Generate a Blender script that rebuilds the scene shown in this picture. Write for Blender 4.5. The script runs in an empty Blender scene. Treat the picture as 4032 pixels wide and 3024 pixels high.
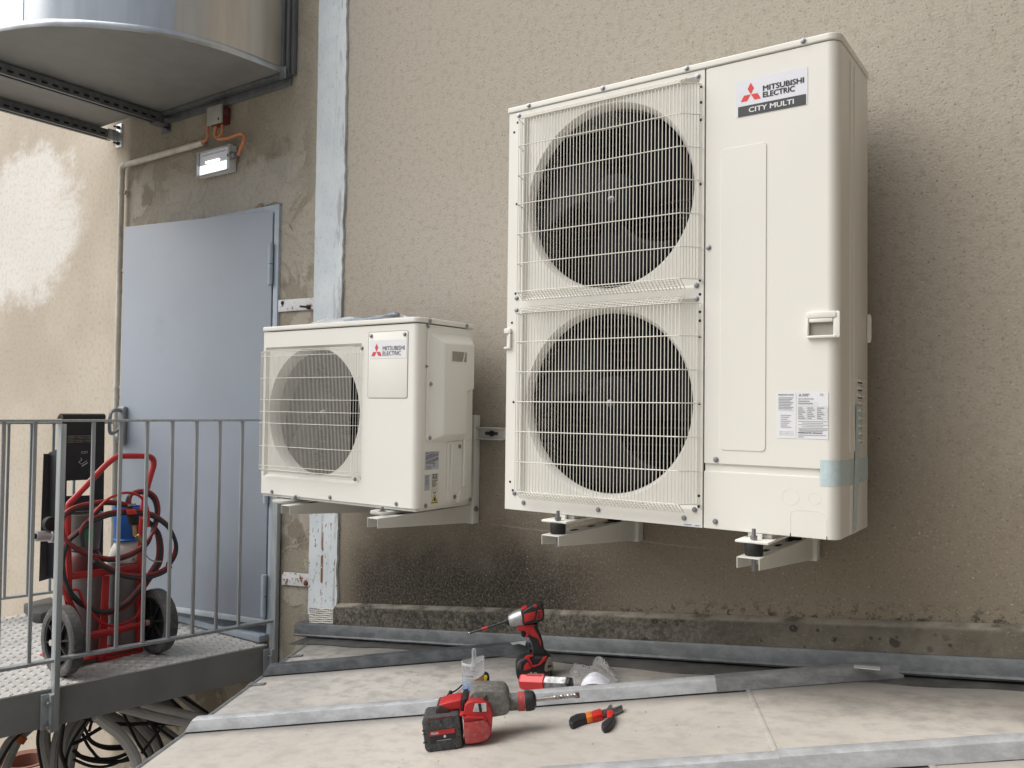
import bpy, bmesh, math, random
from mathutils import Vector, Matrix
random.seed(7)
SC = bpy.context.scene
COL = SC.collection

# ------------------------------------------------------------------ camera, sky, sun, exposure
YAW, PITCH, ROLL = .6097, .0271, .0120
CAM = Vector((1.5965, -2.71, .3347)); FPX = 3304.3; CX, CY = 2016., 1512.
_f = Vector((-math.sin(YAW)*math.cos(PITCH), math.cos(YAW)*math.cos(PITCH), math.sin(PITCH)))
_r = Vector((math.cos(YAW), math.sin(YAW), 0)); _u = _r.cross(_f)
_R = _r*math.cos(ROLL)+_u*math.sin(ROLL); _U = -_r*math.sin(ROLL)+_u*math.cos(ROLL)
cd = bpy.data.cameras.new('camera'); cam = bpy.data.objects.new('camera', cd); COL.objects.link(cam)
cd.sensor_fit = 'HORIZONTAL'; cd.sensor_width = 36; cd.lens = FPX/4032*36; cd.clip_start = .05; cd.clip_end = 500
m = Matrix((( _R.x, _U.x, -_f.x, CAM.x), (_R.y, _U.y, -_f.y, CAM.y), (_R.z, _U.z, -_f.z, CAM.z), (0, 0, 0, 1)))
cam.matrix_world = m; SC.camera = cam

SUN_DIR = Vector((-.70, -.62, 1.05)).normalized()       # towards the sun
w = bpy.data.worlds.new('World'); SC.world = w; w.use_nodes = True
nt = w.node_tree; bg = nt.nodes['Background']
sky = nt.nodes.new('ShaderNodeTexSky'); sky.sky_type = 'NISHITA'; sky.sun_disc = False
sky.sun_elevation = math.asin(SUN_DIR.z); sky.sun_rotation = math.atan2(SUN_DIR.x, SUN_DIR.y)
sky.air_density = 1.2; sky.dust_density = 4.0; sky.ozone_density = 1.0
hs = nt.nodes.new('ShaderNodeHueSaturation'); hs.inputs['Saturation'].default_value = .35
nt.links.new(sky.outputs[0], hs.inputs['Color']); nt.links.new(hs.outputs[0], bg.inputs[0])
bg.inputs[1].default_value = .10
sl = bpy.data.lights.new('sun', 'SUN'); so = bpy.data.objects.new('sun', sl); COL.objects.link(so)
sl.energy = 2.1; sl.angle = math.radians(62); sl.color = (1, .965, .91)
so.rotation_euler = (-SUN_DIR).to_track_quat('-Z', 'Y').to_euler(); so.location = (-4, -4, 8)
SC.view_settings.view_transform = 'Standard'; SC.view_settings.look = 'None'
SC.view_settings.exposure = .30; SC.view_settings.gamma = 1.0

SC.cycles.max_bounces = 7; SC.cycles.diffuse_bounces = 3; SC.cycles.glossy_bounces = 3

# ------------------------------------------------------------------ pixel -> place (photo pixels, 4032 x 3024)
def ray(px, py): return (_f*FPX + _R*(px-CX) - _U*(py-CY)).normalized()
def onP(px, py, P0, n):
    d = ray(px, py); return CAM + d*((Vector(P0)-CAM).dot(n)/d.dot(n))
def onY(px, py, y=0.): return onP(px, py, (0, y, 0), Vector((0, 1, 0)))
def onX(px, py, x): return onP(px, py, (x, 0, 0), Vector((1, 0, 0)))
def onZ(px, py, z): return onP(px, py, (0, 0, z), Vector((0, 0, 1)))

# ------------------------------------------------------------------ material builder
class NT:
    def __init__(s, name):
        s.m = bpy.data.materials.new(name); s.m.use_nodes = True; s.t = s.m.node_tree
        s.b = s.t.nodes['Principled BSDF']; s._o = None
    def new(s, t, **k):
        n = s.t.nodes.new(t)
        for a, v in k.items(): setattr(n, a, v)
        return n
    def put(s, sock, v):
        if hasattr(v, 'is_output') or isinstance(v, bpy.types.NodeSocket): s.t.links.new(v, sock)
        elif isinstance(v, (tuple, list)) and sock.type == 'RGBA': sock.default_value = (*v[:3], 1)
        else: sock.default_value = v
    def obj(s):
        if not s._o: s._o = s.new('ShaderNodeTexCoord').outputs['Object']
        return s._o
    def xyz(s, v=None):
        n = s.new('ShaderNodeSeparateXYZ'); s.put(n.inputs[0], v or s.obj()); return n.outputs
    def mapping(s, scale, loc=(0, 0, 0)):
        n = s.new('ShaderNodeMapping'); s.put(n.inputs[0], s.obj()); n.inputs['Scale'].default_value = scale; n.inputs['Location'].default_value = loc; return n.outputs[0]
    def noise(s, scale, detail=4, rough=.55, v=None, dist=0):
        n = s.new('ShaderNodeTexNoise'); s.put(n.inputs['Vector'], v or s.obj()); n.inputs['Scale'].default_value = scale
        n.inputs['Detail'].default_value = detail; n.inputs['Roughness'].default_value = rough; n.inputs['Distortion'].default_value = dist
        return n.outputs['Fac']
    def voro(s, scale, v=None, out='Distance', feature='F1'):
        n = s.new('ShaderNodeTexVoronoi', feature=feature); s.put(n.inputs['Vector'], v or s.obj()); n.inputs['Scale'].default_value = scale
        return n.outputs[out]
    def math(s, op, a, b=0., c=0., clamp=False):
        n = s.new('ShaderNodeMath', operation=op, use_clamp=clamp)
        for i, v in enumerate((a, b, c)): s.put(n.inputs[i], v)
        return n.outputs[0]
    def ss(s, v, a, b):           # smooth step of v from a to b
        n = s.new('ShaderNodeMapRange', interpolation_type='SMOOTHSTEP'); s.put(n.inputs[0], v); n.inputs[1].default_value = a; n.inputs[2].default_value = b
        return n.outputs[0]
    def mul(s, *v):
        o = v[0]
        for q in v[1:]: o = s.math('MULTIPLY', o, q)
        return o
    def inv(s, v): return s.math('SUBTRACT', 1., v)
    def mix(s, f, a, b, mode='MIX'):
        n = s.new('ShaderNodeMix', data_type='RGBA', blend_type=mode); s.put(n.inputs[0], f); s.put(n.inputs[6], a); s.put(n.inputs[7], b); return n.outputs[2]
    def bump(s, h, strength=.3, dist=.01, normal=None):
        n = s.new('ShaderNodeBump'); s.put(n.inputs['Height'], h); n.inputs['Strength'].default_value = strength; n.inputs['Distance'].default_value = dist
        if normal: s.put(n.inputs['Normal'], normal)
        return n.outputs[0]
    def done(s, col, rough=.6, metal=0., normal=None):
        s.put(s.b.inputs['Base Color'], col); s.put(s.b.inputs['Roughness'], rough); s.put(s.b.inputs['Metallic'], metal)
        if normal: s.put(s.b.inputs['Normal'], normal)
        return s.m

MATS = {}
def mat(name, col, rough=.5, metal=0., var=.08, scale=14., grime=None, gs=.5, bump=0., bscale=120., bdist=.002):
    """plain material: base colour with cloudy variation, optional grime blotches of another colour, fine relief"""
    if name in MATS: return MATS[name]
    t = NT(name)
    n1 = t.noise(scale, 5)
    lo = tuple(c*(1-var) for c in col); hi = tuple(min(1, c*(1+var)) for c in col)
    c = t.mix(t.ss(n1, .3, .7), lo, hi)
    r = t.math('ADD', rough-.06, t.math('MULTIPLY', n1, .12))
    if grime:
        g = t.mul(t.ss(t.noise(scale*2.3, 7, .68), 1-gs-.12, 1-gs+.16), .75)
        c = t.mix(g, c, grime); r = t.math('ADD', r, t.math('MULTIPLY', g, .15))
    nm = t.bump(t.noise(bscale, 3), bump, bdist) if bump else None
    MATS[name] = t.done(c, r, metal, nm); return MATS[name]

# ------------------------------------------------------------------ mesh builder
class MB:
    def __init__(s): s.v = []; s.f = []
    def add(s, vs, fs):
        o = len(s.v); s.v += [tuple(v) for v in vs]; s.f += [tuple(i+o for i in f) for f in fs]; return s
    def box(s, x0, x1, y0, y1, z0, z1):
        return s.add([(x, y, z) for z in (z0, z1) for y in (y0, y1) for x in (x0, x1)], [(0, 2, 3, 1), (4, 5, 7, 6), (0, 1, 5, 4), (2, 6, 7, 3), (0, 4, 6, 2), (1, 3, 7, 5)])
    def obox(s, c, ax, ay, az):   # centre and half axes
        c = Vector(c); ax, ay, az = Vector(ax), Vector(ay), Vector(az)
        if ax.cross(ay).dot(az) < 0: az = -az
        return s.add([c+ax*i+ay*j+az*k for k in (-1, 1) for j in (-1, 1) for i in (-1, 1)], [(0, 2, 3, 1), (4, 5, 7, 6), (0, 1, 5, 4), (2, 6, 7, 3), (0, 4, 6, 2), (1, 3, 7, 5)])
    def prism(s, poly, vec):      # closed 3D polygon extruded by vec
        n = len(poly); p = [Vector(q) for q in poly]; v = Vector(vec)
        nn = Vector((0, 0, 0))
        for i in range(n): nn += p[i].cross(p[(i+1) % n])
        if nn.dot(v) > 0: p = p[::-1]
        vs = p+[q+v for q in p]
        return s.add(vs, [tuple(range(n)), tuple(range(2*n-1, n-1, -1))]+[(i, i+n, (i+1) % n+n, (i+1) % n) for i in range(n)])
    def tube(s, pts, r, seg=8, closed=False, cap=True):
        p = [Vector(q) for q in pts]; n = len(p)
        rr = r if isinstance(r, (list, tuple)) else [r]*n
        up = None; rings = []
        for i in range(n):
            a = p[i-1] if (i > 0 or closed) else p[i]; b = p[(i+1) % n] if (i < n-1 or closed) else p[i]
            t = (b-a).normalized()
            if up is None: up = t.orthogonal().normalized()
            up = (up - t*up.dot(t)); up = up.normalized() if up.length > 1e-6 else t.orthogonal().normalized()
            w_ = t.cross(up)
            rings.append([p[i]+(up*math.cos(2*math.pi*k/seg)+w_*math.sin(2*math.pi*k/seg))*rr[i] for k in range(seg)])
        vs = [q for ring in rings for q in ring]; fs = []
        for i in range(n if closed else n-1):
            j = (i+1) % n
            for k in range(seg): fs.append((i*seg+k, i*seg+(k+1) % seg, j*seg+(k+1) % seg, j*seg+k))
        if cap and not closed: fs += [tuple(range(seg-1, -1, -1)), tuple((n-1)*seg+k for k in range(seg))]
        return s.add(vs, fs)
    def lathe(s, c, axis, prof, seg=24, cap=True):   # prof: (along, radius)
        c = Vector(c); a = Vector(axis).normalized(); up = a.orthogonal().normalized(); w_ = a.cross(up)
        vs = [c+a*t+(up*math.cos(2*math.pi*k/seg)+w_*math.sin(2*math.pi*k/seg))*r for t, r in prof for k in range(seg)]
        n = len(prof); fs = [(i*seg+k, i*seg+(k+1) % seg, (i+1)*seg+(k+1) % seg, (i+1)*seg+k) for i in range(n-1) for k in range(seg)]
        if cap: fs += [tuple(range(seg-1, -1, -1)), tuple((n-1)*seg+k for k in range(seg))]
        return s.add(vs, fs)
    def grid(s, fn, nu, nv):
        return s.add([fn(i/nu, j/nv) for j in range(nv+1) for i in range(nu+1)], [(j*(nu+1)+i, j*(nu+1)+i+1, (j+1)*(nu+1)+i+1, (j+1)*(nu+1)+i) for j in range(nv) for i in range(nu)])
    def mesh(s, name, material=None, bevel=0., seg=2, smooth=35.):
        me = bpy.data.meshes.new(name); me.from_pydata(s.v, [], s.f); me.update()
        if bevel:
            bm = bmesh.new(); bm.from_mesh(me)
            es = [e for e in bm.edges if len(e.link_faces) == 2 and e.calc_face_angle(0) > .5]
            bmesh.ops.bevel(bm, geom=es, offset=bevel, segments=seg, profile=.5, affect='EDGES', clamp_overlap=True)
            bm.to_mesh(me); bm.free()
        if smooth:
            for q in me.polygons: q.use_smooth = True
            me.set_sharp_from_angle(angle=math.radians(smooth))
        if material: me.materials.append(material)
        return me

def curve(pts, k=6, closed=False):           # Catmull-Rom through the points
    p = [Vector(q) for q in pts]; n = len(p); out = []
    for i in range(n if closed else n-1):
        p0 = p[(i-1) % n] if (closed or i > 0) else p[i]*2-p[i+1]
        p1 = p[i]; p2 = p[(i+1) % n]; p3 = p[(i+2) % n] if (closed or i < n-2) else p2*2-p1
        for j in range(k):
            t = j/k; out.append(.5*((2*p1)+(p2-p0)*t+(2*p0-5*p1+4*p2-p3)*t*t+(3*p1-p0-3*p2+p3)*t**3))
    if not closed: out.append(p[-1])
    return out

def setp(o, label=None, cat=None, group=None, kind=None):
    for k, v in (('label', label), ('category', cat), ('group', group), ('kind', kind)):
        if v: o[k] = v
    return o
def thing(name, loc, label, cat, group=None):
    o = bpy.data.objects.new(name, None); COL.objects.link(o); o.location = loc; o.empty_display_size = .05
    return setp(o, label, cat, group)
def adopt(o, parent):
    if parent is not None:
        o.parent = parent
        o.matrix_parent_inverse = Matrix.Translation(-parent.location)   # a child's location stays a world place
def part(name, mb, material, parent=None, bevel=0., seg=2, smooth=35., kind=None, label=None, wn=False):
    me = mb.mesh(name, material, bevel, seg, smooth)
    o = bpy.data.objects.new(name, me); COL.objects.link(o); adopt(o, parent)
    if wn: o.modifiers.new('wn', 'WEIGHTED_NORMAL').keep_sharp = True
    if kind: o['kind'] = kind
    if label: o['label'] = label
    return o
def inst(name, me, loc, parent, rot=None):
    o = bpy.data.objects.new(name, me); COL.objects.link(o); adopt(o, parent); o.location = loc
    if rot: o.rotation_euler = rot
    return o
def solo(name, mb, material, label, cat, group=None, bevel=0., **k):
    return setp(part(name, mb, material, None, bevel, **k), label, cat, group)

class Tr:                                     # draw on an upright or tilted plane through P0, n towards the viewer
    def __init__(s, P0, n): s.P0 = Vector(P0); s.n = Vector(n).normalized()
    def p(s, px, py, off=0.): return onP(px, py, s.P0+s.n*off, s.n)
    def slab(s, name, pts, t0, t1, material, parent, bevel=.002, smooth_outline=0, **k):
        q = [s.p(*a, t1) for a in pts]                      # the outline lies on the near face
        if smooth_outline: q = curve(q, smooth_outline, True)
        mb = MB().prism(q, s.n*(t0-t1)); return part(name, mb, material, parent, bevel, **k)
    def line(s, pts, off=0., k=6, closed=False):
        return curve([s.p(a[0], a[1], a[2] if len(a) > 2 else off) for a in pts], k, closed)

def text(name, body, o, xd, zd, width, height, material, parent, weight=0., lift=.0009, shear=0.):
    """flat printed lettering that fills width x height from its lower left corner o, along xd and zd"""
    c = bpy.data.curves.new(name, 'FONT'); c.body = body; c.resolution_u = 3
    t = bpy.data.objects.new(name, c); me = bpy.data.meshes.new_from_object(t)
    bpy.data.objects.remove(t); bpy.data.curves.remove(c)
    xs = [v.co.x for v in me.vertices]; ys = [v.co.y for v in me.vertices]
    x0, x1, y0, y1 = min(xs), max(xs), min(ys), max(ys); nrm = Vector(xd).cross(Vector(zd)).normalized()
    for v in me.vertices:
        a = (v.co.x-x0)/(x1-x0)*width; b = (v.co.y-y0)/(y1-y0)*height
        v.co = Vector(o)+Vector(xd)*(a+shear*b)+Vector(zd)*b+nrm*lift
    if weight:                                    # bolder strokes: the same outline again, a hair to either side
        vs = [v.co.copy() for v in me.vertices]; fs = [tuple(p.vertices) for p in me.polygons]; n = len(vs); me2 = bpy.data.meshes.new(name)
        sh = [Vector(xd)*(a*weight*height)+Vector(zd)*(b*weight*height)+nrm*(.00004*k) for k, (a, b) in enumerate(((0, 0), (1, 0), (-1, 0), (0, .6), (0, -.6)))]
        me2.from_pydata([v+s_ for s_ in sh for v in vs], [], [tuple(i+k*n for i in f) for k in range(5) for f in fs]); bpy.data.meshes.remove(me); me = me2
    me.materials.clear(); me.materials.append(material); me.name = name
    ob = bpy.data.objects.new(name, me); COL.objects.link(ob); adopt(ob, parent); return ob

def rrect(x0, x1, z0, z1, r, k=5):
    out = []
    for cx, cz, a0 in ((x1-r, z1-r, 0), (x0+r, z1-r, 90), (x0+r, z0+r, 180), (x1-r, z0+r, 270)):
        for i in range(k+1):
            a = math.radians(a0+90*i/k); out.append((cx+r*math.cos(a), cz+r*math.sin(a)))
    return out

# ------------------------------------------------------------------ the wall
UPS = lambda x: -.4208+.1203*x       # top of the cement kerb along the wall base
FLT = lambda x: -.5080+.1225*x       # top of the zinc flashing
def wall_material():
    t = NT('wall_render'); o = t.xyz(); x, z = o[0], o[2]
    big = t.noise(1.1, 3, .6); med = t.noise(4.5, 5, .62); fine = t.noise(38, 2, .6); grain = t.noise(125, 2, .65)
    wob = t.math('SUBTRACT', med, .5)
    xw = t.math('ADD', x, t.math('MULTIPLY', wob, .22)); zw = t.math('ADD', z, t.math('MULTIPLY', wob, .5))
    # main stretch of sprayed render, browner towards the foot
    up = t.ss(t.math('ADD', z, t.math('MULTIPLY', t.math('SUBTRACT', big, .5), .9)), -.7, 1.5)
    base = t.mix(up, (.262, .228, .176), (.455, .418, .358))
    def blob(cx, cz, rx, rz, a=.55, b=1.05):
        dx = t.math('DIVIDE', t.math('SUBTRACT', xw, cx), rx); dz = t.math('DIVIDE', t.math('SUBTRACT', zw, cz), rz)
        d = t.math('SQRT', t.math('ADD', t.math('MULTIPLY', dx, dx), t.math('MULTIPLY', dz, dz)))
        return t.inv(t.ss(d, a, b))
    base = t.mix(t.mul(blob(-.55, 1.0, .75, .38, .2, 1.1), .55), base, (.47, .435, .385))
    base = t.mix(t.mul(blob(.9, -.1, 1.5, .45, .2, 1.2), .35), base, (.23, .187, .13))
    # cement repairs round the door
    zone = t.mul(t.ss(x, -3.12, -3.02), t.inv(t.ss(x, -1.52, -1.36)))
    patch = t.ss(t.noise(2.6, 5, .62, dist=.6), .47, .53)
    olive = t.mix(patch, (.30, .272, .218), (.405, .372, .315))
    olive = t.mix(t.ss(t.noise(3.3, 4, .6, v=t.mapping((1, 1, 1), (3, 7, 1))), .56, .62), olive, (.235, .208, .162))
    olive = t.mix(t.mul(blob(-2.15, 1.42, .75, .22), .8), olive, (.47, .445, .40))
    olive = t.mix(t.mul(t.ss(z, 1.5, 1.75), .7), olive, (.335, .302, .242))
    c = t.mix(zone, base, olive)
    # old limewashed stretch beyond the conduit
    left = t.inv(t.ss(x, -3.12, -3.02))
    lime = t.mix(t.ss(big, .35, .65), (.52, .455, .37), (.60, .54, .452))
    streak = t.noise(3, 4, .6, v=t.mapping((1.2, 1, .5)))
    lime = t.mix(t.mul(t.ss(streak, .45, .75), .12), lime, (.66, .59, .50))
    white = t.ss(t.math('ADD', blob(-4.35, 1.50, 1.10, .72, .1, 1.2), t.math('MULTIPLY', t.math('SUBTRACT', t.noise(4.0, 6, .7, v=t.mapping((.4, 1, 1))), .5), 1.1)), .26, .66)
    lime = t.mix(t.mul(white, .92), lime, t.mix(t.ss(streak, .4, .65), (.79, .77, .73), (.83, .81, .78)))
    c = t.mix(left, c, lime)
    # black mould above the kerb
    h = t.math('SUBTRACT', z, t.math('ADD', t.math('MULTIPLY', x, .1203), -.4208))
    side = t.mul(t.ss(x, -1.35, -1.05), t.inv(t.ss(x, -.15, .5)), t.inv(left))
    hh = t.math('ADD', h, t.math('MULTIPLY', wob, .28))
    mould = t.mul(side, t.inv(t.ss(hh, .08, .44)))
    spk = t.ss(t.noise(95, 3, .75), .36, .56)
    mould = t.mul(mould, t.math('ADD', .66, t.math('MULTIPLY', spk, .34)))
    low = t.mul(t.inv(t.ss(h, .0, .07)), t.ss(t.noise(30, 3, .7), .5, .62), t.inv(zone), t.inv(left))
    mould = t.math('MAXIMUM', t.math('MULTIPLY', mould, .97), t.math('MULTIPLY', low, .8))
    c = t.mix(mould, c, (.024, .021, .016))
    line = t.mul(t.inv(t.ss(t.math('ABSOLUTE', t.math('ADD', t.math('ADD', z, .135), t.math('MULTIPLY', wob, .02))), .001, .004)), t.ss(x, -.45, -.3), t.inv(t.ss(x, .35, .7)), .35)
    c = t.mix(line, c, (.50, .46, .40))
    # grain: pale and dark grit
    rgt = t.inv(t.math('MULTIPLY', left, .75))
    c = t.mix(t.mul(t.ss(grain, .60, .72), .5, rgt), c, (.60, .55, .47))
    c = t.mix(t.mul(t.inv(t.ss(grain, .26, .42)), .7, rgt), c, (.085, .068, .05))
    grit = t.new('ShaderNodeTexVoronoi'); t.put(grit.inputs['Vector'], t.obj()); grit.inputs['Scale'].default_value = 62
    pick = t.ss(t.math('FRACT', t.math('MULTIPLY', t.xyz(grit.outputs['Color'])[0], 7.3)), .93, .95)
    dot = t.mul(t.inv(t.ss(grit.outputs['Distance'], .10, .20)), pick, rgt)
    c = t.mix(t.mul(dot, .7), c, t.mix(t.ss(t.xyz(grit.outputs['Color'])[1], .48, .52), (.03, .025, .02), (.60, .54, .45)))
    c = t.mix(t.mul(t.ss(fine, .45, .75), .22), c, (.16, .125, .085))
    hgt = t.math('ADD', t.math('MULTIPLY', t.noise(95, 3, .75), .6), t.math('MULTIPLY', grain, .55))
    hgt = t.math('MULTIPLY', hgt, t.math('ADD', .3, t.math('MULTIPLY', t.inv(t.math('MAXIMUM', left, t.mul(zone, .6))), .7)))
    hgt = t.math('ADD', hgt, t.math('MULTIPLY', patch, t.mul(zone, 1.2)))
    return t.done(c, .92, 0, t.bump(hgt, .7, .0048))
WALLM = wall_material()
DX0, DX1, DZ0, DZ1 = -2.735, -1.727, -.815, 1.276
root = thing('rendered_wall', (0, 0, -2.6), 'long weathered beige rendered building wall behind the air conditioners', 'wall')
mb = MB(); xs = [-9, DX0, DX1, 5.5]; zs = [-3.6, DZ0, DZ1, 7]
for yy, fl in ((0, False), (.28, True)):
    o = len(mb.v); mb.v += [(a, yy, b) for b in zs for a in xs]
    for j in range(3):
        for i in range(3):
            if (i, j) == (1, 1): continue
            q = (o+j*4+i, o+j*4+i+1, o+(j+1)*4+i+1, o+(j+1)*4+i); mb.f.append(q[::-1] if fl else q)
for a, b in ((5, 6), (6, 10), (10, 9), (9, 5)): mb.f.append((a, a+16, b+16, b))
part('render', mb, WALLM, root, smooth=0)
dark = mat('dark_void', (.012, .012, .013), .9)
part('doorway_back', MB().box(DX0-.05, DX1+.05, .285, .31, DZ0-.05, DZ1+.05), dark, root)

# cement kerb at the foot of the wall
t = NT('kerb_cement'); o = t.xyz()
c = t.mix(t.ss(t.noise(7, 6, .65), .35, .7), (.125, .112, .088), (.195, .177, .142))
mold = t.mul(t.inv(t.ss(o[0], -.2, 1.2)), .95)
c = t.mix(t.mul(mold, t.ss(t.noise(55, 6, .8), .38, .60)), c, (.03, .029, .026))
c = t.mix(t.mul(t.ss(t.noise(22, 6, .72), .60, .66), t.ss(t.noise(2.2, 3), .42, .6)), c, (.028, .026, .024))
vs_ = t.new('ShaderNodeTexVoronoi'); t.put(vs_.inputs['Vector'], t.obj()); vs_.inputs['Scale'].default_value = 22
vr = t.xyz(vs_.outputs['Color'])
spot = t.mul(t.ss(vr[0], .30, .35), t.inv(t.ss(t.math('SUBTRACT', vs_.outputs['Distance'], t.math('MULTIPLY', vr[1], .28)), .02, .14)), t.ss(t.noise(2.4, 3), .36, .5))
c = t.mix(t.mul(spot, .85), c, (.030, .028, .027))
c = t.mix(t.mul(t.ss(t.math('SUBTRACT', o[2], t.math('MULTIPLY', o[0], .1203)), -.434, -.424), t.ss(t.noise(9, 4), .3, .6), .6), c, (.50, .46, .39))
c = t.mix(t.mul(t.ss(t.noise(150, 3), .6, .75), .45), c, (.42, .38, .31))
KERB = t.done(c, .95, 0, t.bump(t.noise(60, 6, .72), .9, .008))
mb = MB(); xs = [-1.235+i*.03 for i in range(int(3.6/.03))]; rings = []
for x in xs:
    j = (random.random()-.5)*.006; k = (random.random()-.5)*.005
    rings.append([(x, -.001, UPS(x)+.004), (x, -.030+k, UPS(x)+j-.004), (x, -.041+k, UPS(x)-.018+j), (x, -.043, FLT(x)-.035), (x, -.001, FLT(x)-.035)])
mb.v = [v for r in rings for v in r]
for i in range(len(xs)-1):
    for k in range(4): mb.f.append((i*5+k, i*5+k+1, (i+1)*5+k+1, (i+1)*5+k))
mb.f.append((4, 3, 2, 1, 0))
part('cement_kerb', mb, KERB, root, smooth=50)
# plaster edge: broken render round the door head and the jamb
rough = mat('broken_plaster', (.27, .235, .175), .95, var=.3, scale=30, grime=(.12, .10, .07), gs=.45, bump=.9, bscale=60, bdist=.008)
for pts in ([(1108, 905), (1135, 880), (1160, 905), (1195, 830), (1238, 760), (1262, 700), (1262, 1165), (1215, 1168), (1180, 1120), (1200, 1040), (1190, 980), (1165, 940)],
            [(1000, 838), (1012, 815), (1030, 800), (1042, 812), (1060, 806), (1082, 797), (1105, 802), (1106, 808), (1040, 822)]):
    q = [onY(a, b) for a, b in pts]; mb = MB().prism([v+Vector((0, -.0015, 0)) for v in curve(q, 4, True)], (0, -.005, 0))
    part('plaster_flake', mb, WALLM if len(pts) > 10 else rough, root, .002)

rw = thing('rendered_wall', (2.42, -2, -2.6), 'unseen brown return wall added to shade the side of the tall air conditioner', 'wall')  # unseen wall added on the right to darken the tall unit's side and lower wall
part('render', MB().box(2.38, 2.7, -4.6, -.003, -2.6, 3.2), mat('shade_wall_render', (.16, .128, .088), .92, var=.2, scale=6, bump=.6, bscale=70, bdist=.006), rw, smooth=0)
part('shade_wall_coping', MB().box(2.34, 2.74, -4.64, -.003, 3.202, 3.26), mat('shade_wall_stone', (.30, .28, .25), .9, var=.15), rw, .006)  # coping finishes the added shading wall
setp(part('ground', MB().box(-60, 60, -60, 60, -2.7, -2.6), mat('yard_concrete', (.30, .27, .23), .9, var=.2, scale=1.5, bump=.4, bscale=30)), kind='structure')

# ------------------------------------------------------------------ pale blue steel strip, mesh patch, straps
t = NT('flaking_blue_paint'); o = t.xyz()
c = t.mix(t.ss(t.noise(6, 5), .35, .7), (.60, .665, .715), (.69, .75, .79))
str_ = t.noise(9, 6, .65, v=t.mapping((3.5, 1, .5)))
pk = t.mul(t.ss(o[0], -1.325, -1.27), t.ss(str_, .50, .60))
c = t.mix(t.mul(pk, .75), c, (.36, .375, .38))
rust = t.mul(t.ss(t.noise(60, 6, .7, v=t.mapping((1.3, 1, .5))), .585, .64), t.math('ADD', .25, t.inv(t.ss(o[2], -.5, .35))), )
lin = t.mul(t.inv(t.ss(t.math('ABSOLUTE', t.math('ADD', o[0], 1.345)), .004, .011)), t.inv(t.ss(o[2], -.35, -.1)), t.ss(t.noise(26, 4), .42, .5))
c = t.mix(t.math('MAXIMUM', t.math('MINIMUM', rust, 1.), lin), c, (.20, .078, .03))
BLUEP = t.done(c, .6, 0, t.bump(t.math('ADD', t.noise(25, 5, .6), t.math('MULTIPLY', pk, .6)), .35, .004))
mb = MB(); zs = [-.645+i*.035 for i in range(110)]; L = []; Rr = []
for z in zs: L.append(-1.433+(random.random()-.5)*.003); Rr.append(-1.245+(random.random()-.5)*.009+.004*math.sin(z*5))
vs = []
for z, a, b in zip(zs, L, Rr): vs += [(a, -.001, z), (a, -.014, z), (b, -.013, z), (b, -.001, z)]
mb.v = vs
for i in range(len(zs)-1):
    for k in range(3): mb.f.append((i*4+k, i*4+k+1, (i+1)*4+k+1, (i+1)*4+k))
solo('steel_strip', mb, BLUEP, 'tall pale blue flaking steel strip running up the wall beside the door', 'strip', smooth=0)

wt = mat('white_mesh_tape', (.62, .61, .58), .8, var=.12, scale=30)
root = thing('mesh_patch', onY(1270, 2445, -.02), 'small patch of white sealing mesh at the foot of the blue steel strip', 'mesh patch')
a, b, c_, d_ = onY(1219, 2392, -.018), onY(1326, 2400, -.018), onY(1318, 2452, -.026), onY(1222, 2450, -.026)
bil = lambda u, v: a*(1-u)*(1-v)+b*u*(1-v)+c_*u*v+d_*(1-u)*v
mb = MB().grid(lambda u, v: bil(u, v)+Vector((0, .004, 0)), 8, 6); part('backing', mb, wt, root)
mb = MB()
for i in range(13): mb.tube([bil(i/12, j/6)+Vector((0, .001*math.sin(i*2+j), .001*math.cos(i*3+j))) for j in range(7)], .0032, 5)
for j in range(8): mb.tube([bil(i/12, j/7)+Vector((0, -.003, .0012*math.sin(i+j*2))) for i in range(13)], .0032, 5)
part('mesh_weave', mb, wt, root)

t = NT('rusty_white_paint')
c = t.mix(t.ss(t.noise(8, 4), .35, .7), (.62, .63, .65), (.72, .73, .75))
c = t.mix(t.ss(t.noise(22, 5, .72), .54, .60), c, (.22, .085, .035)); c = t.mix(t.ss(t.noise(45, 5, .7), .62, .66), c, (.07, .03, .02))
RUSTW = t.done(c, .65, 0, t.bump(t.noise(30, 5), .3, .003))
steel = mat('bolt_steel', (.45, .45, .46), .35, .9, var=.15, scale=40)
darksteel = mat('dark_bolt', (.06, .06, .065), .5, .6)
for k, (pts, lab) in enumerate((([(1096, 1181), (1248, 1171), (1247, 1217), (1094, 1228)], 'white flat steel strap with a bolt sticking out, high beside the door'),
                    ([(1110, 2252), (1224, 2262), (1222, 2312), (1108, 2302)], 'white flat steel strap eaten by rust, low beside the door'))):
    q = [onY(*v, -.012) for v in pts]; root = thing('wall_strap', (q[0]+q[2])/2, lab, 'strap')
    part('plate', MB().prism(q, (0, .009, 0)), RUSTW, root, .0015)
    if k == 0:
        e = onY(1215, 1209, -.014); part('bolt', MB().tube([e, e+Vector((.004, -.055, -.003))], .005, 8).lathe(e, (0, -1, 0), [(0, .012), (.008, .012), (.009, .006)], 6), darksteel, root)
        e = onY(1112, 1193, -.0135); part('bolt_hole', MB().lathe(e, (0, -1, 0), [(0, .010), (.0015, .010)], 12), dark, root)
    else:
        e = onY(1205, 2296, -.0125); part('bolt', MB().lathe(e, (0, -1, 0), [(0, .014), (.006, .013), (.009, .007)], 6), mat('rust', (.16, .06, .03), .85, var=.3, scale=60), root)

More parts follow.
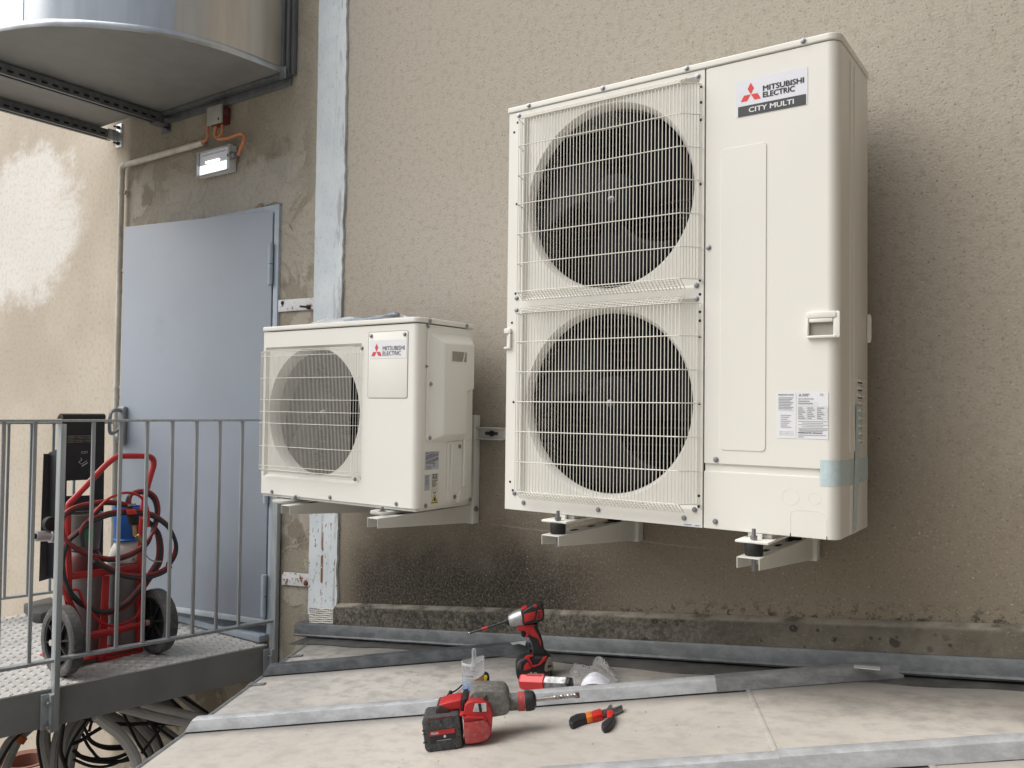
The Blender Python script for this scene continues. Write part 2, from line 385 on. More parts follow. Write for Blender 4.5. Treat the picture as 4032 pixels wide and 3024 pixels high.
# ------------------------------------------------------------------ grey steel door, ajar
doorm = mat('grey_blue_door_paint', (.365, .412, .482), .42, var=.035, scale=2.2, grime=(.33, .375, .44), gs=.34)
framem = mat('door_frame_paint', (.40, .47, .54), .5, var=.06, grime=(.25, .26, .27), gs=.3)
root = thing('steel_door', (-2.2, -.05, -.815), 'large grey blue steel door standing slightly ajar under the duct', 'door')
part('frame', MB().box(DX1, DX1+.034, -.014, .10, DZ0+.03, DZ1+.042).box(DX0-.034, DX0, -.014, .10, DZ0+.03, DZ1+.042).box(DX0+.001, DX1-.001, -.013, .10, DZ1+.002, DZ1+.042), framem, root, .002)
HX, HY = -1.737, -.016; ang = math.radians(10.3); WL = 1.025
ld = Vector((-math.cos(ang), -math.sin(ang), 0)); ln = Vector((math.sin(ang), -math.cos(ang), 0))
H0 = Vector((HX, HY, 0))
def D(u, z, off=0.): return H0+ld*u+ln*off+Vector((0, 0, z))
leaf = part('leaf', MB().prism([D(0, -.745), D(WL, -.745), D(WL, 1.288), D(0, 1.288)], -ln*.05), doorm, root, .003)
part('bottom_flange', MB().prism([D(.0, -.742, .001), D(WL, -.742, .001), D(WL, -.715, .001), D(0, -.715, .001)], ln*.009), mat('flange_paint', (.50, .55, .60), .5), leaf, .002)
part('sill', MB().box(DX0+.002, DX1-.002, -.055, .2, DZ0-.004, DZ0+.028), framem, root, .003)
for zc in (1.02, -.05, -.60):
    h = part('hinge', MB().lathe(D(-.002, zc-.10, .012), (0, 0, 1), [(0, .012), (.098, .012)], 12).lathe(D(-.002, zc+.003, .012), (0, 0, 1), [(0, .012), (.10, .012)], 12), framem, root)
    part('hinge_plate', MB().obox(D(.012, zc-.0, .002), ld*.012, Vector((0, 0, .10)), ln*.002), framem, h)
hm = mat('grey_handle', (.25, .265, .28), .4, .3, var=.08)
HP = onP(488, 1676, H0, ln); hu, hz = (HP-H0).dot(ld), HP.z; hh = abs(onP(488, 1600, H0, ln).z-onP(488, 1752, H0, ln).z)/2
hb = part('handle_plate', MB().obox(D(hu, hz, .012), ld*.026, Vector((0, 0, hh)), ln*.012), hm, root, .008, 3)
# D shaped pull and lever
base = D(hu, hz+.035, .024)
mb = MB().tube(curve([base+Vector((0, 0, .045)), base+ln*.03+Vector((0, 0, .05)), base+ln*.062+Vector((0, 0, .030)), base+ln*.066+Vector((0, 0, -.055)), base+ln*.05+Vector((0, 0, -.075)), base+ln*.0+Vector((0, 0, -.05))], 3), .010, 6)
part('pull_handle', mb, hm, root)
part('lock_cylinder', MB().lathe(D(hu, hz-.06, .024), ln, [(0, .018), (.02, .018), (.022, .012)], 12), steel, root)

# ------------------------------------------------------------------ zinc roof
RA, RB, RZ = .121, .0575, -.571
RN = Vector((-RA, -RB, 1)).normalized(); RP0 = Vector((0, 0, RZ))
def R(px, py, h=0.): return onP(px, py, RP0+RN*h, RN)
th = math.radians(27.3); RU = Vector((math.cos(th), math.sin(th), RA*math.cos(th)+RB*math.sin(th))).normalized(); RV = RN.cross(RU)
def uv(p): q = Vector(p)-RP0; return q.dot(RU), q.dot(RV)
def ruv(u, v, h=0.): return RP0+RU*u+RV*v+RN*h
UE = -1.222
def avg_v(pts): return sum(uv(R(*p))[1] for p in pts)/len(pts)
S1 = avg_v([(1047, 2669), (1500, 2626), (2059, 2579)]); S2 = avg_v([(746, 2884), (1500, 2834), (2400, 2765)]); S3 = avg_v([(3100, 3046), (4032, 3006)])
t = NT('weathered_zinc'); o = t.obj()
n1 = t.noise(1.8, 4, .6); n2 = t.noise(14, 5, .66, v=t.mapping((1, 1.5, 1))); n3 = t.noise(60, 4, .7)
c = t.mix(t.ss(n1, .36, .64), (.40, .388, .37), (.53, .508, .475))
c = t.mix(t.mul(t.ss(n2, .42, .68), .62), c, (.27, .262, .255))
c = t.mix(t.mul(t.ss(t.noise(3.4, 4, .6, v=t.mapping((1, 1, 1), (5, 2, 0))), .55, .72), .45), c, (.62, .55, .475))
c = t.mix(t.mul(t.ss(n3, .60, .72), .35), c, (.60, .57, .53)); c = t.mix(t.mul(t.inv(t.ss(n3, .28, .36)), .4), c, (.16, .15, .14))
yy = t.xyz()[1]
vd = t.new('ShaderNodeVectorMath', operation='DOT_PRODUCT'); t.put(vd.inputs[0], t.obj()); vd.inputs[1].default_value = RV; vv = t.math('SUBTRACT', vd.outputs['Value'], RP0.dot(RV))
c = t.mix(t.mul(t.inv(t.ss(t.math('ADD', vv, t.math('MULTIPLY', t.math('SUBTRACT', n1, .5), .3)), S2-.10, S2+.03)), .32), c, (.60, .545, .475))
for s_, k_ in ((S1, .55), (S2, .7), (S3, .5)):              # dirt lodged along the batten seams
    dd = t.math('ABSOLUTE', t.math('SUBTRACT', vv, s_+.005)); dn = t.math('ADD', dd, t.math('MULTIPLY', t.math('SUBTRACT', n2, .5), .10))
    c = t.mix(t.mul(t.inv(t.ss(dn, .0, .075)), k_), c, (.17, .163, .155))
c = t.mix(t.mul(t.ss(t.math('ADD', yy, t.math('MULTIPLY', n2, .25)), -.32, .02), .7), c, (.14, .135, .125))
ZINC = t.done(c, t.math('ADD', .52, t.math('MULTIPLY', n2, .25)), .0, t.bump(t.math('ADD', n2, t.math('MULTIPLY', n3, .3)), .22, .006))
def zincmat(name, lo, hi, metal=.15):
    t = NT(name); n = t.noise(14, 6, .7, v=t.mapping((1, 1, 2))); n2 = t.noise(60, 5, .7)
    c = t.mix(t.ss(n, .36, .66), lo, hi); c = t.mix(t.mul(t.ss(n2, .6, .7), .4), c, tuple(q*1.5 for q in lo))
    return t.done(c, t.math('ADD', .32, t.math('MULTIPLY', n, .3)), metal, t.bump(n, .18, .004))
ZB = zincmat('bright_zinc', (.38, .395, .415), (.52, .54, .565)); ZD = zincmat('dark_zinc', (.055, .062, .070), (.105, .115, .125)); ZM = zincmat('mid_zinc', (.16, .167, .175), (.26, .27, .285))
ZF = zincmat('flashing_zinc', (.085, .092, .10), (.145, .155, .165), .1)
def clip(poly, f):           # keep the side where f >= 0
    out = []
    for i in range(len(poly)):
        a, b = poly[i], poly[(i+1) % len(poly)]; fa, fb = f(a), f(b)
        if fa >= 0: out.append(a)
        if (fa >= 0) != (fb >= 0): out.append(a+(b-a)*(fa/(fa-fb)))
    return out
root = thing('zinc_roof', (0, -.6, -.9), 'low lean-to roof of weathered zinc sheets with raised batten seams', 'roof')
UJ = uv(R(2995, 2720))[0]
strips = [(S1+.025, 3.2, [UE, 6]), (S2+.025, S1+.025, [UE, .75, 6]), (S3+.025, S2+.025, [UE, UJ, 6]), (S3-.55, S3+.025, [UE, .9, 6]), (S3-1.15, S3-.55, [UE, 6])]
for v0, v1, us in strips:
    for i in range(len(us)-1):
        q = [ruv(us[i]-(.035 if i else 0), v0+.001), ruv(us[i+1], v0+.001), ruv(us[i+1], v1-.001), ruv(us[i]-(.035 if i else 0), v1-.001)]
        q = clip(clip(clip(q, lambda p: -.002-p.y), lambda p: 2.37-p.x), lambda p: p.y+3.6)
        if len(q) < 3: continue
        lift = .0035*i
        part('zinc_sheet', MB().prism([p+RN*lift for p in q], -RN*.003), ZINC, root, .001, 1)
        if i:                                          # folded lip of the lap joint
            a, b = ruv(us[i]-.035, v0+.02, .005), ruv(us[i]-.035, v1-.02, .005)
            part('lap_joint', MB().obox((a+b)/2-RN*.0012, (b-a)/2, RU*.007, RN*.0016), ZINC, root, .001)
# batten caps: hollow zinc covers standing a little clear of the sheets
def cap_seg(u0, u1, vlow, m_, sc=1., end0=False, hgt=.040, parent=root, name='batten_cap'):
    hw, tw = .030*sc, .019*sc; vc = vlow+.030
    prof = [(-hw-.002, .005), (-hw, .014), (-tw-.003, hgt*sc-.003), (-tw+.004, hgt*sc), (tw-.004, hgt*sc), (tw+.003, hgt*sc-.003), (hw, .014), (hw+.002, .005)]
    n = max(2, int((u1-u0)/.12)); mb = MB(); rings = []
    for i in range(n+1):
        u = u0+(u1-u0)*i/n; jz = (random.random()-.5)*.0016; jv = (random.random()-.5)*.0016
        k = .030 if (end0 and i == 0) else 0
        rings.append([ruv(u+(k*(h/.04) if k else 0), vc+v+jv, h+jz) for v, h in prof])
    mb.v = [tuple(v) for r in rings for v in r]; K = len(prof)
    for i in range(n):
        for k in range(K-1): mb.f.append((i*K+k, (i+1)*K+k, (i+1)*K+k+1, i*K+k+1))
    mb.f.append(tuple(range(K))); mb.f.append(tuple(range((n+1)*K-1, n*K-1, -1)))
    return part(name, mb, m_, parent, smooth=25)
W1 = uv(R(2075, 2560))[0]; W2 = uv(R(3490, 2650))[0]
J1 = uv(R(1452, 2625))[0]; J2 = uv(R(2850, 2725))[0]; J3 = uv(R(3085, 2993))[0]
cap_seg(UE-.012, J1, S1, ZD, end0=True); cap_seg(J1-.02, W1+.02, S1, ZD, 1.06)
cap_seg(UE-.012, J2, S2, ZB, end0=True); cap_seg(J2-.02, W2+.03, S2, ZM, 1.06)
cap_seg(UE-.012, J3, S3, ZB, end0=True); cap_seg(J3-.02, 2.6, S3, ZB, 1.06)
cap_seg(UE-.012, 1.3, S3-.58, ZM, end0=True)
core = mat('batten_core', (.03, .028, .025), .9)
for u1, sv in ((W1, S1), (W2, S2), (2.5, S3)): part('batten', MB().obox(ruv((UE+.03+u1)/2, sv+.03, .012), RU*((u1-UE-.03)/2), RV*.022, RN*.012), core, root)
# eave bead with clips
part('eave_bead', MB().tube([ruv(UE-.008, -2.6+i*.1, -.006) for i in range(37)], .011, 8), ZM, root)
for px, py in ((1120, 2590), (985, 2700)):
    v = uv(R(px, py))[1]; part('bead_clip', MB().tube([ruv(UE-.008, v-.018, -.006), ruv(UE-.008, v+.018, -.006)], .015, 10).obox(ruv(UE+.02, v, .003), RU*.03, RV*.012, RN*.002), ZM, root)
part('fascia', MB().prism([ruv(UE+.03, -2.6, -.02), ruv(UE+.03, 1.02, -.02), ruv(UE+.03, 1.02, -.02)+Vector((0, 0, -2.8)), ruv(UE+.03, -2.6, -.02)+Vector((0, 0, -2.8))], RU*.05), mat('fascia_dark', (.10, .095, .09), .9, var=.2), root)
# apron sheet and stepped flashing along the wall
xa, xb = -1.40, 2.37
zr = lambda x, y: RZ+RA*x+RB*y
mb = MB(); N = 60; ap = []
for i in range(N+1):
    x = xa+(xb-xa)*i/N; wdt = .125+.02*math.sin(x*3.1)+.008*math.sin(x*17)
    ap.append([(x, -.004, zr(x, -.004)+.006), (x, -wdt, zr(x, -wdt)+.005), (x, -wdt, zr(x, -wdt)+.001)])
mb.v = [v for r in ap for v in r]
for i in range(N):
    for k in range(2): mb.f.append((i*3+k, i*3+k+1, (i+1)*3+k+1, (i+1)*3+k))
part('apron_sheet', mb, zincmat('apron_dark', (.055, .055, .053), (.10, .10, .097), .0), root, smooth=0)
edges = [-1.455, -.55, .62, 1.75, 2.37]
for a, b in zip(edges[:-1], edges[1:]):
    mb = MB(); rr = []; n = 14
    for i in range(n+1):
        x = a-.02+(b-a+.02)*i/n; j = (random.random()-.5)*.003; e = .003 if i == 0 else 0
        rr.append([(x, -.002, FLT(x)+.008), (x, -.047-e, FLT(x)+.003), (x, -.052-e+j, FLT(x)-.006), (x, -.058-e+j, FLT(x)-.042), (x, -.063-e+j, FLT(x)-.048), (x, -.059, FLT(x)-.054+j)])
    mb.v = [v for r in rr for v in r]; K = 6
    for i in range(n):
        for k in range(K-1): mb.f.append((i*K+k, i*K+k+1, (i+1)*K+k+1, (i+1)*K+k))
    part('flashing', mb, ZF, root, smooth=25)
for pts in ([(2010, 2532), (2072, 2525), (2068, 2542), (2045, 2535), (2020, 2540)], [(3362, 2620), (3465, 2628), (3466, 2640), (3362, 2630)]):
    q = [onP(a, b, ruv(0, 0, .05), RN) for a, b in pts]; part('flashing_tab', MB().prism(q, RN*.002), mat('cut_zinc', (.62, .63, .64), .4, .3), root)

# ------------------------------------------------------------------ ventilation duct on the wall, with its carrying rails
def galv(name, lo, hi, rough=.3, metal=.85, sc=3):
    t = NT(name); n = t.noise(sc, 4, .55, v=t.mapping((4, 4, .5))); n2 = t.noise(70, 3)
    c = t.mix(t.ss(n, .3, .7), lo, hi)
    return t.done(c, t.math('ADD', rough-.08, t.math('MULTIPLY', n, .2)), metal, t.bump(n2, .06, .002))
G1 = galv('duct_sheet_bright', (.62, .65, .68), (.74, .77, .80), .22); G2 = galv('duct_sheet_blue', (.50, .535, .57), (.60, .635, .67), .30); G3 = galv('duct_sheet_warm', (.56, .53, .48), (.66, .63, .57), .34)
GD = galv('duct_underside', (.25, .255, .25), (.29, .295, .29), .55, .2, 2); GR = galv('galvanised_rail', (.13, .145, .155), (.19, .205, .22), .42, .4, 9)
root = thing('ventilation_duct', (-2.4, -.5, 1.94), 'large round-fronted galvanised ventilation duct hung on the wall above the door', 'duct')
arc = [(-3.27, -1.055), (-3.0, -1.06), (-2.66, -1.058), (-2.48, -1.052), (-2.328, -1.03), (-2.139, -.962), (-2.037, -.900), (-1.94, -.819), (-1.819, -.690), (-1.743, -.570), (-1.685, -.408), (-1.661, -.24), (-1.655, -.05)]
ac = curve([(a, b, 0) for a, b in arc], 5); ZB0, ZT = 1.947, 5.2
cut = [0]+[min(range(len(ac)), key=lambda i: (ac[i]-Vector((a, b, 0))).length) for a, b in ((-2.218, -.992), (-1.94, -.82), (-1.745, -.575))]+[len(ac)-1]
for k, (a, b, m_) in enumerate(zip(cut[:-1], cut[1:], (G1, G2, G2, G3))):
    mb = MB(); q = ac[a:b+1]; off = .002*(k % 2)
    nrm = [((q[min(i+1, len(q)-1)]-q[max(i-1, 0)]).cross(Vector((0, 0, 1)))).normalized()*-1 for i in range(len(q))]
    zs = [ZB0+.03, 3.0, 4.0, ZT]
    mb.v = [tuple(p-n_*off*-1+Vector((0, 0, z))) for z in zs for p, n_ in zip(q, nrm)]; n = len(q)
    mb.f = [(j*n+i, j*n+i+1, (j+1)*n+i+1, (j+1)*n+i) for j in range(len(zs)-1) for i in range(n-1)]
    part('side_sheet', mb, m_, root, smooth=50)
mb = MB(); n = len(ac)                                     # rolled lower edge
for dz, dr in ((0, .006), (.012, .010), (.026, .008), (.034, .002)):
    mb.v += [tuple(p+((ac[min(i+1, n-1)]-ac[max(i-1, 0)]).cross(Vector((0, 0, 1)))).normalized()*-dr*-1+Vector((0, 0, ZB0+dz-.004))) for i, p in enumerate(ac)]
mb.f = [(j*n+i, j*n+i+1, (j+1)*n+i+1, (j+1)*n+i) for j in range(3) for i in range(n-1)]
part('rolled_edge', mb, G2, root, smooth=50)
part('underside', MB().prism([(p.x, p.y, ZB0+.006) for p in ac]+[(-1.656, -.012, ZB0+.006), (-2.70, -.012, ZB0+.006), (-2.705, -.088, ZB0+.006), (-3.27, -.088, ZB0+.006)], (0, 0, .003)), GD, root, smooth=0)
part('end_sheet', MB().box(-3.272, -3.268, -1.05, -.09, ZB0, ZT), G2, root); part('back_sheet', MB().box(-3.265, -2.71, -.093, -.089, ZB0+.01, ZT), G2, root)
part('wall_angle', MB().box(-2.70, -1.63, -.045, -.002, ZB0-.012, ZB0+.004).box(-2.70, -1.63, -.008, -.003, ZB0-.055, ZB0-.013), GR, root, .001)
for x in (-1.652, -1.628, -1.604): part('corner_angle', MB().box(x-.010, x+.008, -.05+(x+1.652)*.5, -.002, ZB0-.01, ZT), GR, root, .002)
part('corner_cleat', MB().box(-1.655, -1.610, -.060, -.056, ZB0-.04, ZB0+.02).lathe((-1.632, -.06, ZB0-.02), (0, -1, 0), [(0, .009), (.007, .009)], 6), galv('cleat', (.26, .28, .3), (.34, .36, .38)), root, .001)
for k, (x, lab) in enumerate(((-2.70, 'slotted steel rail under the middle of the duct, ending in a bent cleat'), (-3.215, 'slotted steel rail under the edge of the duct, ending in a bright wall plate'))):
    r = thing('support_rail', (x, -.02, 1.90), lab, 'rail')
    mb = MB().box(x-.028, x-.024, -1.9, -.02, 1.893, 1.944).box(x+.024, x+.028, -1.9, -.02, 1.893, 1.944).box(x-.0235, x+.0235, -1.9, -.02, 1.940, 1.944).box(x-.0235, x-.010, -1.9, -.02, 1.893, 1.897).box(x+.010, x+.0235, -1.9, -.02, 1.893, 1.897)
    part('channel', mb, GR, r)
    sm = MB().obox((0, 0, 0), (0, .014, 0), (0, 0, .006), (.0006, 0, 0)).mesh('slot', dark, smooth=0)
    for i in range(34): inst('slot', sm, (x+.0285, -.09-i*.053, 1.913), r)
    if k: part('wall_plate', MB().box(x+.02, x+.085, -.006, -.001, 1.845, 1.985).box(x+.022, x+.032, -.06, -.006, 1.885, 1.95), galv('zinc_plate', (.66, .70, .74), (.78, .82, .86), .25), r, .001)
    else: part('wall_plate', MB().box(x-.03, x+.06, -.006, -.001, 1.845, 1.89).box(x-.029, x+.05, -.08, -.007, 1.884, 1.889), GR, r, .001)
    for z in ((1.868, 1.965) if k else (1.866,)): part('bolt', MB().lathe((x+.05, -.006, z), (0, -1, 0), [(0, .012), (.008, .012), (.009, .006), (.03, .006)], 6), darksteel, r)

# ------------------------------------------------------------------ conduit, junction box, cables, emergency light
cm = mat('cream_conduit', (.64, .61, .545), .5, var=.12, scale=9, grime=(.30, .26, .20), gs=.35)
root = thing('conduit', (-3.06, -.02, -.8), 'cream plastic conduit running up beside the door and turning along the wall', 'conduit')
cx_ = -3.075
e0, e1 = onY(497, 645, -.03), onY(801, 557, -.03)
part('horizontal_tube', MB().tube([Vector((cx_+.03, -.03, 1.715)), Vector((e1.x, -.03, 1.718))], .0165, 12), cm, root)
part('vertical_tube', MB().tube([(cx_, -.03, 1.675), (cx_, -.03, .9), (cx_, -.03, 0), (cx_, -.03, -1.2)], .0165, 12), cm, root)
part('elbow', MB().tube(curve([(cx_, -.03, 1.665), (cx_+.002, -.03, 1.700), (cx_+.02, -.03, 1.714), (cx_+.045, -.03, 1.7155)], 4), .018, 12), cm, root)
for z in (1.56, 1.10, .42, -.3): part('clip', MB().box(cx_-.004, cx_+.034, -.028, -.001, z-.008, z+.008).lathe((cx_, -.03, z-.009), (0, 0, 1), [(0, .0195), (.018, .0195)], 12), cm, root)
for z in (.97, .35): part('coupling', MB().lathe((cx_, -.03, z), (0, 0, 1), [(0, .0185), (.02, .0185)], 12), cm, root)
part('horizontal_coupling', MB().lathe((-2.42, -.03, 1.7175), (1, 0, 0), [(0, .0185), (.02, .0185)], 12), cm, root)

root = thing('junction_box', (-2.2, 0, 1.83), 'small electrical box with white lid and dark red body under the duct', 'junction box')
a = onY(813, 440, -.085); b = onY(872, 482, -.085)
x0, x1, z0, z1 = onY(815, 470, -.06).x, onY(871, 470, -.06).x, onY(815, 497, -.06).z, onY(815, 425, -.06).z
part('body', MB().box(x0+.004, x1-.004, -.048, -.001, z0+.004, z1-.004), mat('dark_red_plastic', (.17, .022, .022), .45, grime=(.09, .03, .03), gs=.3), root, .004)
part('lid', MB().box(x0, x1, -.062, -.0485, z0, z1), mat('grey_white_plastic', (.40, .41, .38), .5, var=.08), root, .004)
part('lid_screw', MB().lathe((x1-.02, -.062, z0+.02), (0, -1, 0), [(0, .007), (.002, .006)], 10), darksteel, root)
part('knockout', MB().lathe(((x0+x1)/2, -.024, (z0+z1)/2+.01), (1, 0, 0), [((x1-x0)/2-.004, .018), ((x1-x0)/2+.002, .017)], 16), mat('grommet', (.10, .055, .05), .6), root)
om = mat('orange_cable', (.62, .235, .11), .55, var=.12, scale=30)
T = Tr((0, -.05, 0), (0, -1, 0))
def wallcable(name, pts, r, m_, lab, cat, grp=None): return solo(name, MB().tube(T.line(pts, k=6), r, 8), m_, lab, cat, grp)
wallcable('cable', [(817, 492), (818, 515), (819, 535), (812, 550), (803, 556), (796, 559)], .0075, om, 'short orange cable dropping from the junction box into the conduit', 'cable')
wallcable('cable', [(850, 498), (847, 515), (847, 532), (856, 545), (872, 547), (900, 543), (930, 532), (950, 527), (962, 535), (960, 555), (950, 580), (938, 612)], .0085, om, 'orange cable looping from the junction box to the emergency light', 'cable')
wallcable('cable', [(874, 492), (876, 508), (872, 525), (862, 538), (856, 537)], .007, om, 'short orange cable loop tucked under the junction box', 'cable')

root = thing('emergency_light', (-2.12, 0, 1.55), 'rectangular emergency light with lit row of small lamps above the door', 'light')
lm = mat('lamp_housing', (.66, .67, .68), .45)
LY = -.040
lx0, lx1, lz0, lz1 = onY(783, 640, LY).x, onY(908, 640, LY).x, onY(783, 700, LY).z, onY(783, 602, LY).z; lh = lz1-lz0
part('housing', MB().box(lx0, lx1, LY+.012, -.002, lz0, lz1), lm, root, .006)
part('rim', MB().prism([(a, LY+.0115, b) for a, b in rrect(lx0-.004, lx1+.004, lz0-.004, lz1+.004, .008)], (0, -.006, 0)), lm, root, .002)
t = NT('reflector_white'); t.put(t.b.inputs['Emission Color'], (1, .98, 1)); t.put(t.b.inputs['Emission Strength'], .12); part('reflector', MB().box(lx0+.010, lx1-.03, LY+.002, LY+.005, lz0+.008, lz1-.008), t.done((.66, .65, .67), .3), root)
t = NT('lamp_led'); t.put(t.b.inputs['Emission Color'], (.93, .95, 1.)); t.put(t.b.inputs['Emission Strength'], 5.); LED = t.done((.9, .9, .9), .4)
for i in range(10): part('led', MB().box(lx0+.06+i*.012, lx0+.068+i*.012, LY-.001, LY+.0015, lz0+lh*.50, lz0+lh*.565), LED, root)
t = NT('lit_diffuser'); t.put(t.b.inputs['Emission Color'], (.86, .93, 1.)); t.put(t.b.inputs['Emission Strength'], 1.1)
part('lower_diffuser', MB().box(lx0+.012, lx1-.034, LY-.0012, LY+.0015, lz0+.010, lz0+lh*.43), t.done((.85, .88, .9), .25), root)
part('upper_tube', MB().box(lx0+.03, lx1-.04, LY-.001, LY+.0015, lz0+lh*.78, lz0+lh*.86), mat('tube_white', (.8, .8, .8), .4), root)
t = NT('clear_cover'); t.b.inputs['Transmission Weight'].default_value = 1.; t.b.inputs['IOR'].default_value = 1.2
part('cover', MB().box(lx0+.002, lx1-.002, LY-.012, LY-.0095, lz0+.002, lz1-.002), t.done((.95, .96, .97), .04), root)
part('cover_edge', MB().box(lx1-.003, lx1+.003, LY-.012, LY+.006, lz0, lz1).box(lx0-.003, lx0+.003, LY-.012, LY+.006, lz0, lz1).box(lx0+.0035, lx1-.0035, LY-.012, LY+.006, lz0, lz0+.006).box(lx0+.0035, lx1-.0035, LY-.012, LY+.006, lz1-.006, lz1), mat('cover_edge', (.60, .61, .62), .3), root, .001)
part('cable_gland', MB().lathe((lx1+.004, -.04, lz0+lh*.55), (1, 0, 0), [(0, .02), (.012, .02), (.014, .014), (.035, .013)], 12), hm, root)
part('cover_clip', MB().box(lx1-.012, lx1+.0045, LY-.015, LY-.0125, lz0+lh*.52, lz0+lh*.60), darksteel, root)

# ------------------------------------------------------------------ steel walkway and railings
DZ = -.826; RAIL = Vector((-.200, -.980, 0)).normalized(); RNO = Vector((.980, -.200, 0)).normalized()
WA = Vector((-1.688, -.004, 0))                    # near edge starts at the wall
def WK(s, t_, z=0.): return WA+RAIL*s-RNO*t_+Vector((0, 0, DZ+z))
gal = galv('galvanised_steel', (.36, .40, .425), (.46, .50, .525), .45, .45, 12)
bal = galv('galvanised_bar', (.33, .36, .38), (.43, .46, .485), .45, .45, 16)
beamm = mat('grey_beam_paint', (.25, .26, .26), .6, var=.10, scale=5, grime=(.07, .075, .075), gs=.25, bump=.2, bscale=90)
t = NT('tread_plate'); n1 = t.noise(5, 5, .6); n2 = t.noise(40, 4, .6)
PLATE = t.done(t.mix(t.mul(t.ss(n1, .45, .7), .6), t.mix(t.ss(n2, .3, .7), (.50, .495, .485), (.60, .595, .585)), (.40, .39, .375)), t.math('ADD', .5, t.math('MULTIPLY', n1, .2)), .1)
root = thing('walkway', WK(1.0, .7, -.16), 'grey steel walkway with tread plate deck leading out from the door', 'walkway')
WW, WLN = 1.395, 3.6
deck = part('deck', MB().prism([WK(.03, 0), WK(WLN, 0), WK(WLN, WW), WK(.30, WW)], (0, 0, -.006)), PLATE, root, smooth=0)
mb = MB(); i = 0; pit = .034
for a in range(int(2.3/pit)):
    for b in range(int(WW/pit)):
        s, t_ = .06+a*pit, .014+b*pit
        if t_ > WW-.02 or (s < .33 and t_ > .9): continue
        al = math.radians(45 if (a+b) % 2 else -45); c_ = WK(s, t_)
        e1 = (RAIL*math.cos(al)+RNO*math.sin(al))*.0155; e2 = (RNO*math.cos(al)-RAIL*math.sin(al))*.0042
        o = len(mb.v); mb.v += [tuple(v) for v in (c_-e1, c_+e2, c_+e1, c_-e2, c_-e1*.5+Vector((0, 0, .0032)), c_+e1*.5+Vector((0, 0, .0032)))]
        mb.f += [(o, o+3, o+4), (o+3, o+2, o+5), (o+3, o+5, o+4), (o+2, o+1, o+5), (o+1, o, o+4), (o+1, o+4, o+5)]
part('tread_bars', mb, PLATE, deck, smooth=0, kind='stuff')
part('edge_beam', MB().prism([WK(.04, 0, -.007), WK(WLN, 0, -.007), WK(WLN, 0, -.155), WK(.04, 0, -.155)], -RNO*.008).prism([WK(.04, .009, -.147), WK(WLN, .009, -.147), WK(WLN, .07, -.147), WK(.04, .07, -.147)], (0, 0, -.008)), beamm, root, smooth=0)
part('far_beam', MB().prism([WK(.34, WW-.001, -.007), WK(WLN, WW-.001, -.007), WK(WLN, WW-.001, -.155), WK(.34, WW-.001, -.155)], RNO*.008), beamm, root, smooth=0)
for s in (.4, 1.3, 2.2): part('cross_beam', MB().prism([WK(s, .02, -.008), WK(s, WW-.02, -.008), WK(s, WW-.02, -.10), WK(s, .02, -.10)], RAIL*.06), beamm, root, smooth=0)
def bar_mesh(name, h, wx): return MB().obox((0, 0, h/2), RAIL*wx, RNO*wx, (0, 0, h/2)).mesh(name, bal, .001, 1)
def railing(t_, s0, s1, posts, top, bot, lab, off, ncount):
    r = thing('railing', WK((s0+s1)/2, t_), lab, 'railing')
    part('top_rail', MB().obox(WK((s0+s1)/2, t_, top), RAIL*((s1-s0)/2), RNO*.020, (0, 0, .005)), bal, r, .001, 1)
    part('bottom_rail', MB().obox(WK((s0+s1)/2, t_, bot), RAIL*((s1-s0)/2), RNO*.017, (0, 0, .006)), bal, r, .001, 1)
    me = bar_mesh('baluster', top-bot-.011, .0068)
    for i in range(ncount):
        s = off+i*.1095
        if s > s1 or any(abs(s-p) < .04 for p in posts): continue
        inst('baluster', me, WK(s, t_, bot+.006), r)
    for p in posts:
        q = part('post', MB().obox(WK(p, t_-.006, (top-.17)/2-.003), RAIL*.010, RNO*.028, (0, 0, (top+.15)/2)), gal, r, .0015)
        part('foot_plate', MB().obox(WK(p+.016, t_-.012, -.09), RAIL*.006, RNO*.020, (0, 0, .075)).obox(WK(p+.03, t_-.004, -.085), RAIL*.02, RNO*.004, (0, 0, .07)), gal, q, .001)
        for z in (-.045, -.14): part('bolt', MB().tube([WK(p+.03, t_-.02, z), WK(p+.03, t_-.045, z)], .006, 6).lathe(WK(p+.03, t_-.009, z), RNO, [(0, .013), (.009, .013)], 6), steel, q)
    return r
railing(-.012, -.005, 3.4, [.006, .965, 2.2], 1.082, .115, 'galvanised bar railing along the walkway edge over the zinc roof', .185, 30)
railing(WW-.03, .50-.52, 3.4, [.02, 2.3], 1.04, .108, 'galvanised bar railing on the far side of the walkway behind the ashtray stand', .078+.0, 31)
cs = part('step_stone', MB().prism([onZ(1125, 2535, -.86), onZ(1190, 2500, -.86), onZ(1200, 2520, -.86), onZ(1175, 2545, -.86)], (0, 0, -.09)), mat('old_concrete', (.33, .31, .275), .95, var=.25, scale=25, grime=(.10, .09, .07), gs=.5, bump=.8, bscale=50, bdist=.008), None, .006)
setp(cs, 'broken stub of concrete between the walkway end and the zinc roof', 'concrete')

# ------------------------------------------------------------------ cigarette bin stand on the walkway
blk = mat('black_powder_coat', (.012, .012, .014), .38, var=.2, scale=20, grime=(.03, .03, .032), gs=.3)
T = Tr((-2.72, -.50, 0), RNO)
root = thing('cigarette_bin', T.p(200, 2440), 'tall black cigarette bin stand with curled hood on the walkway', 'cigarette bin')
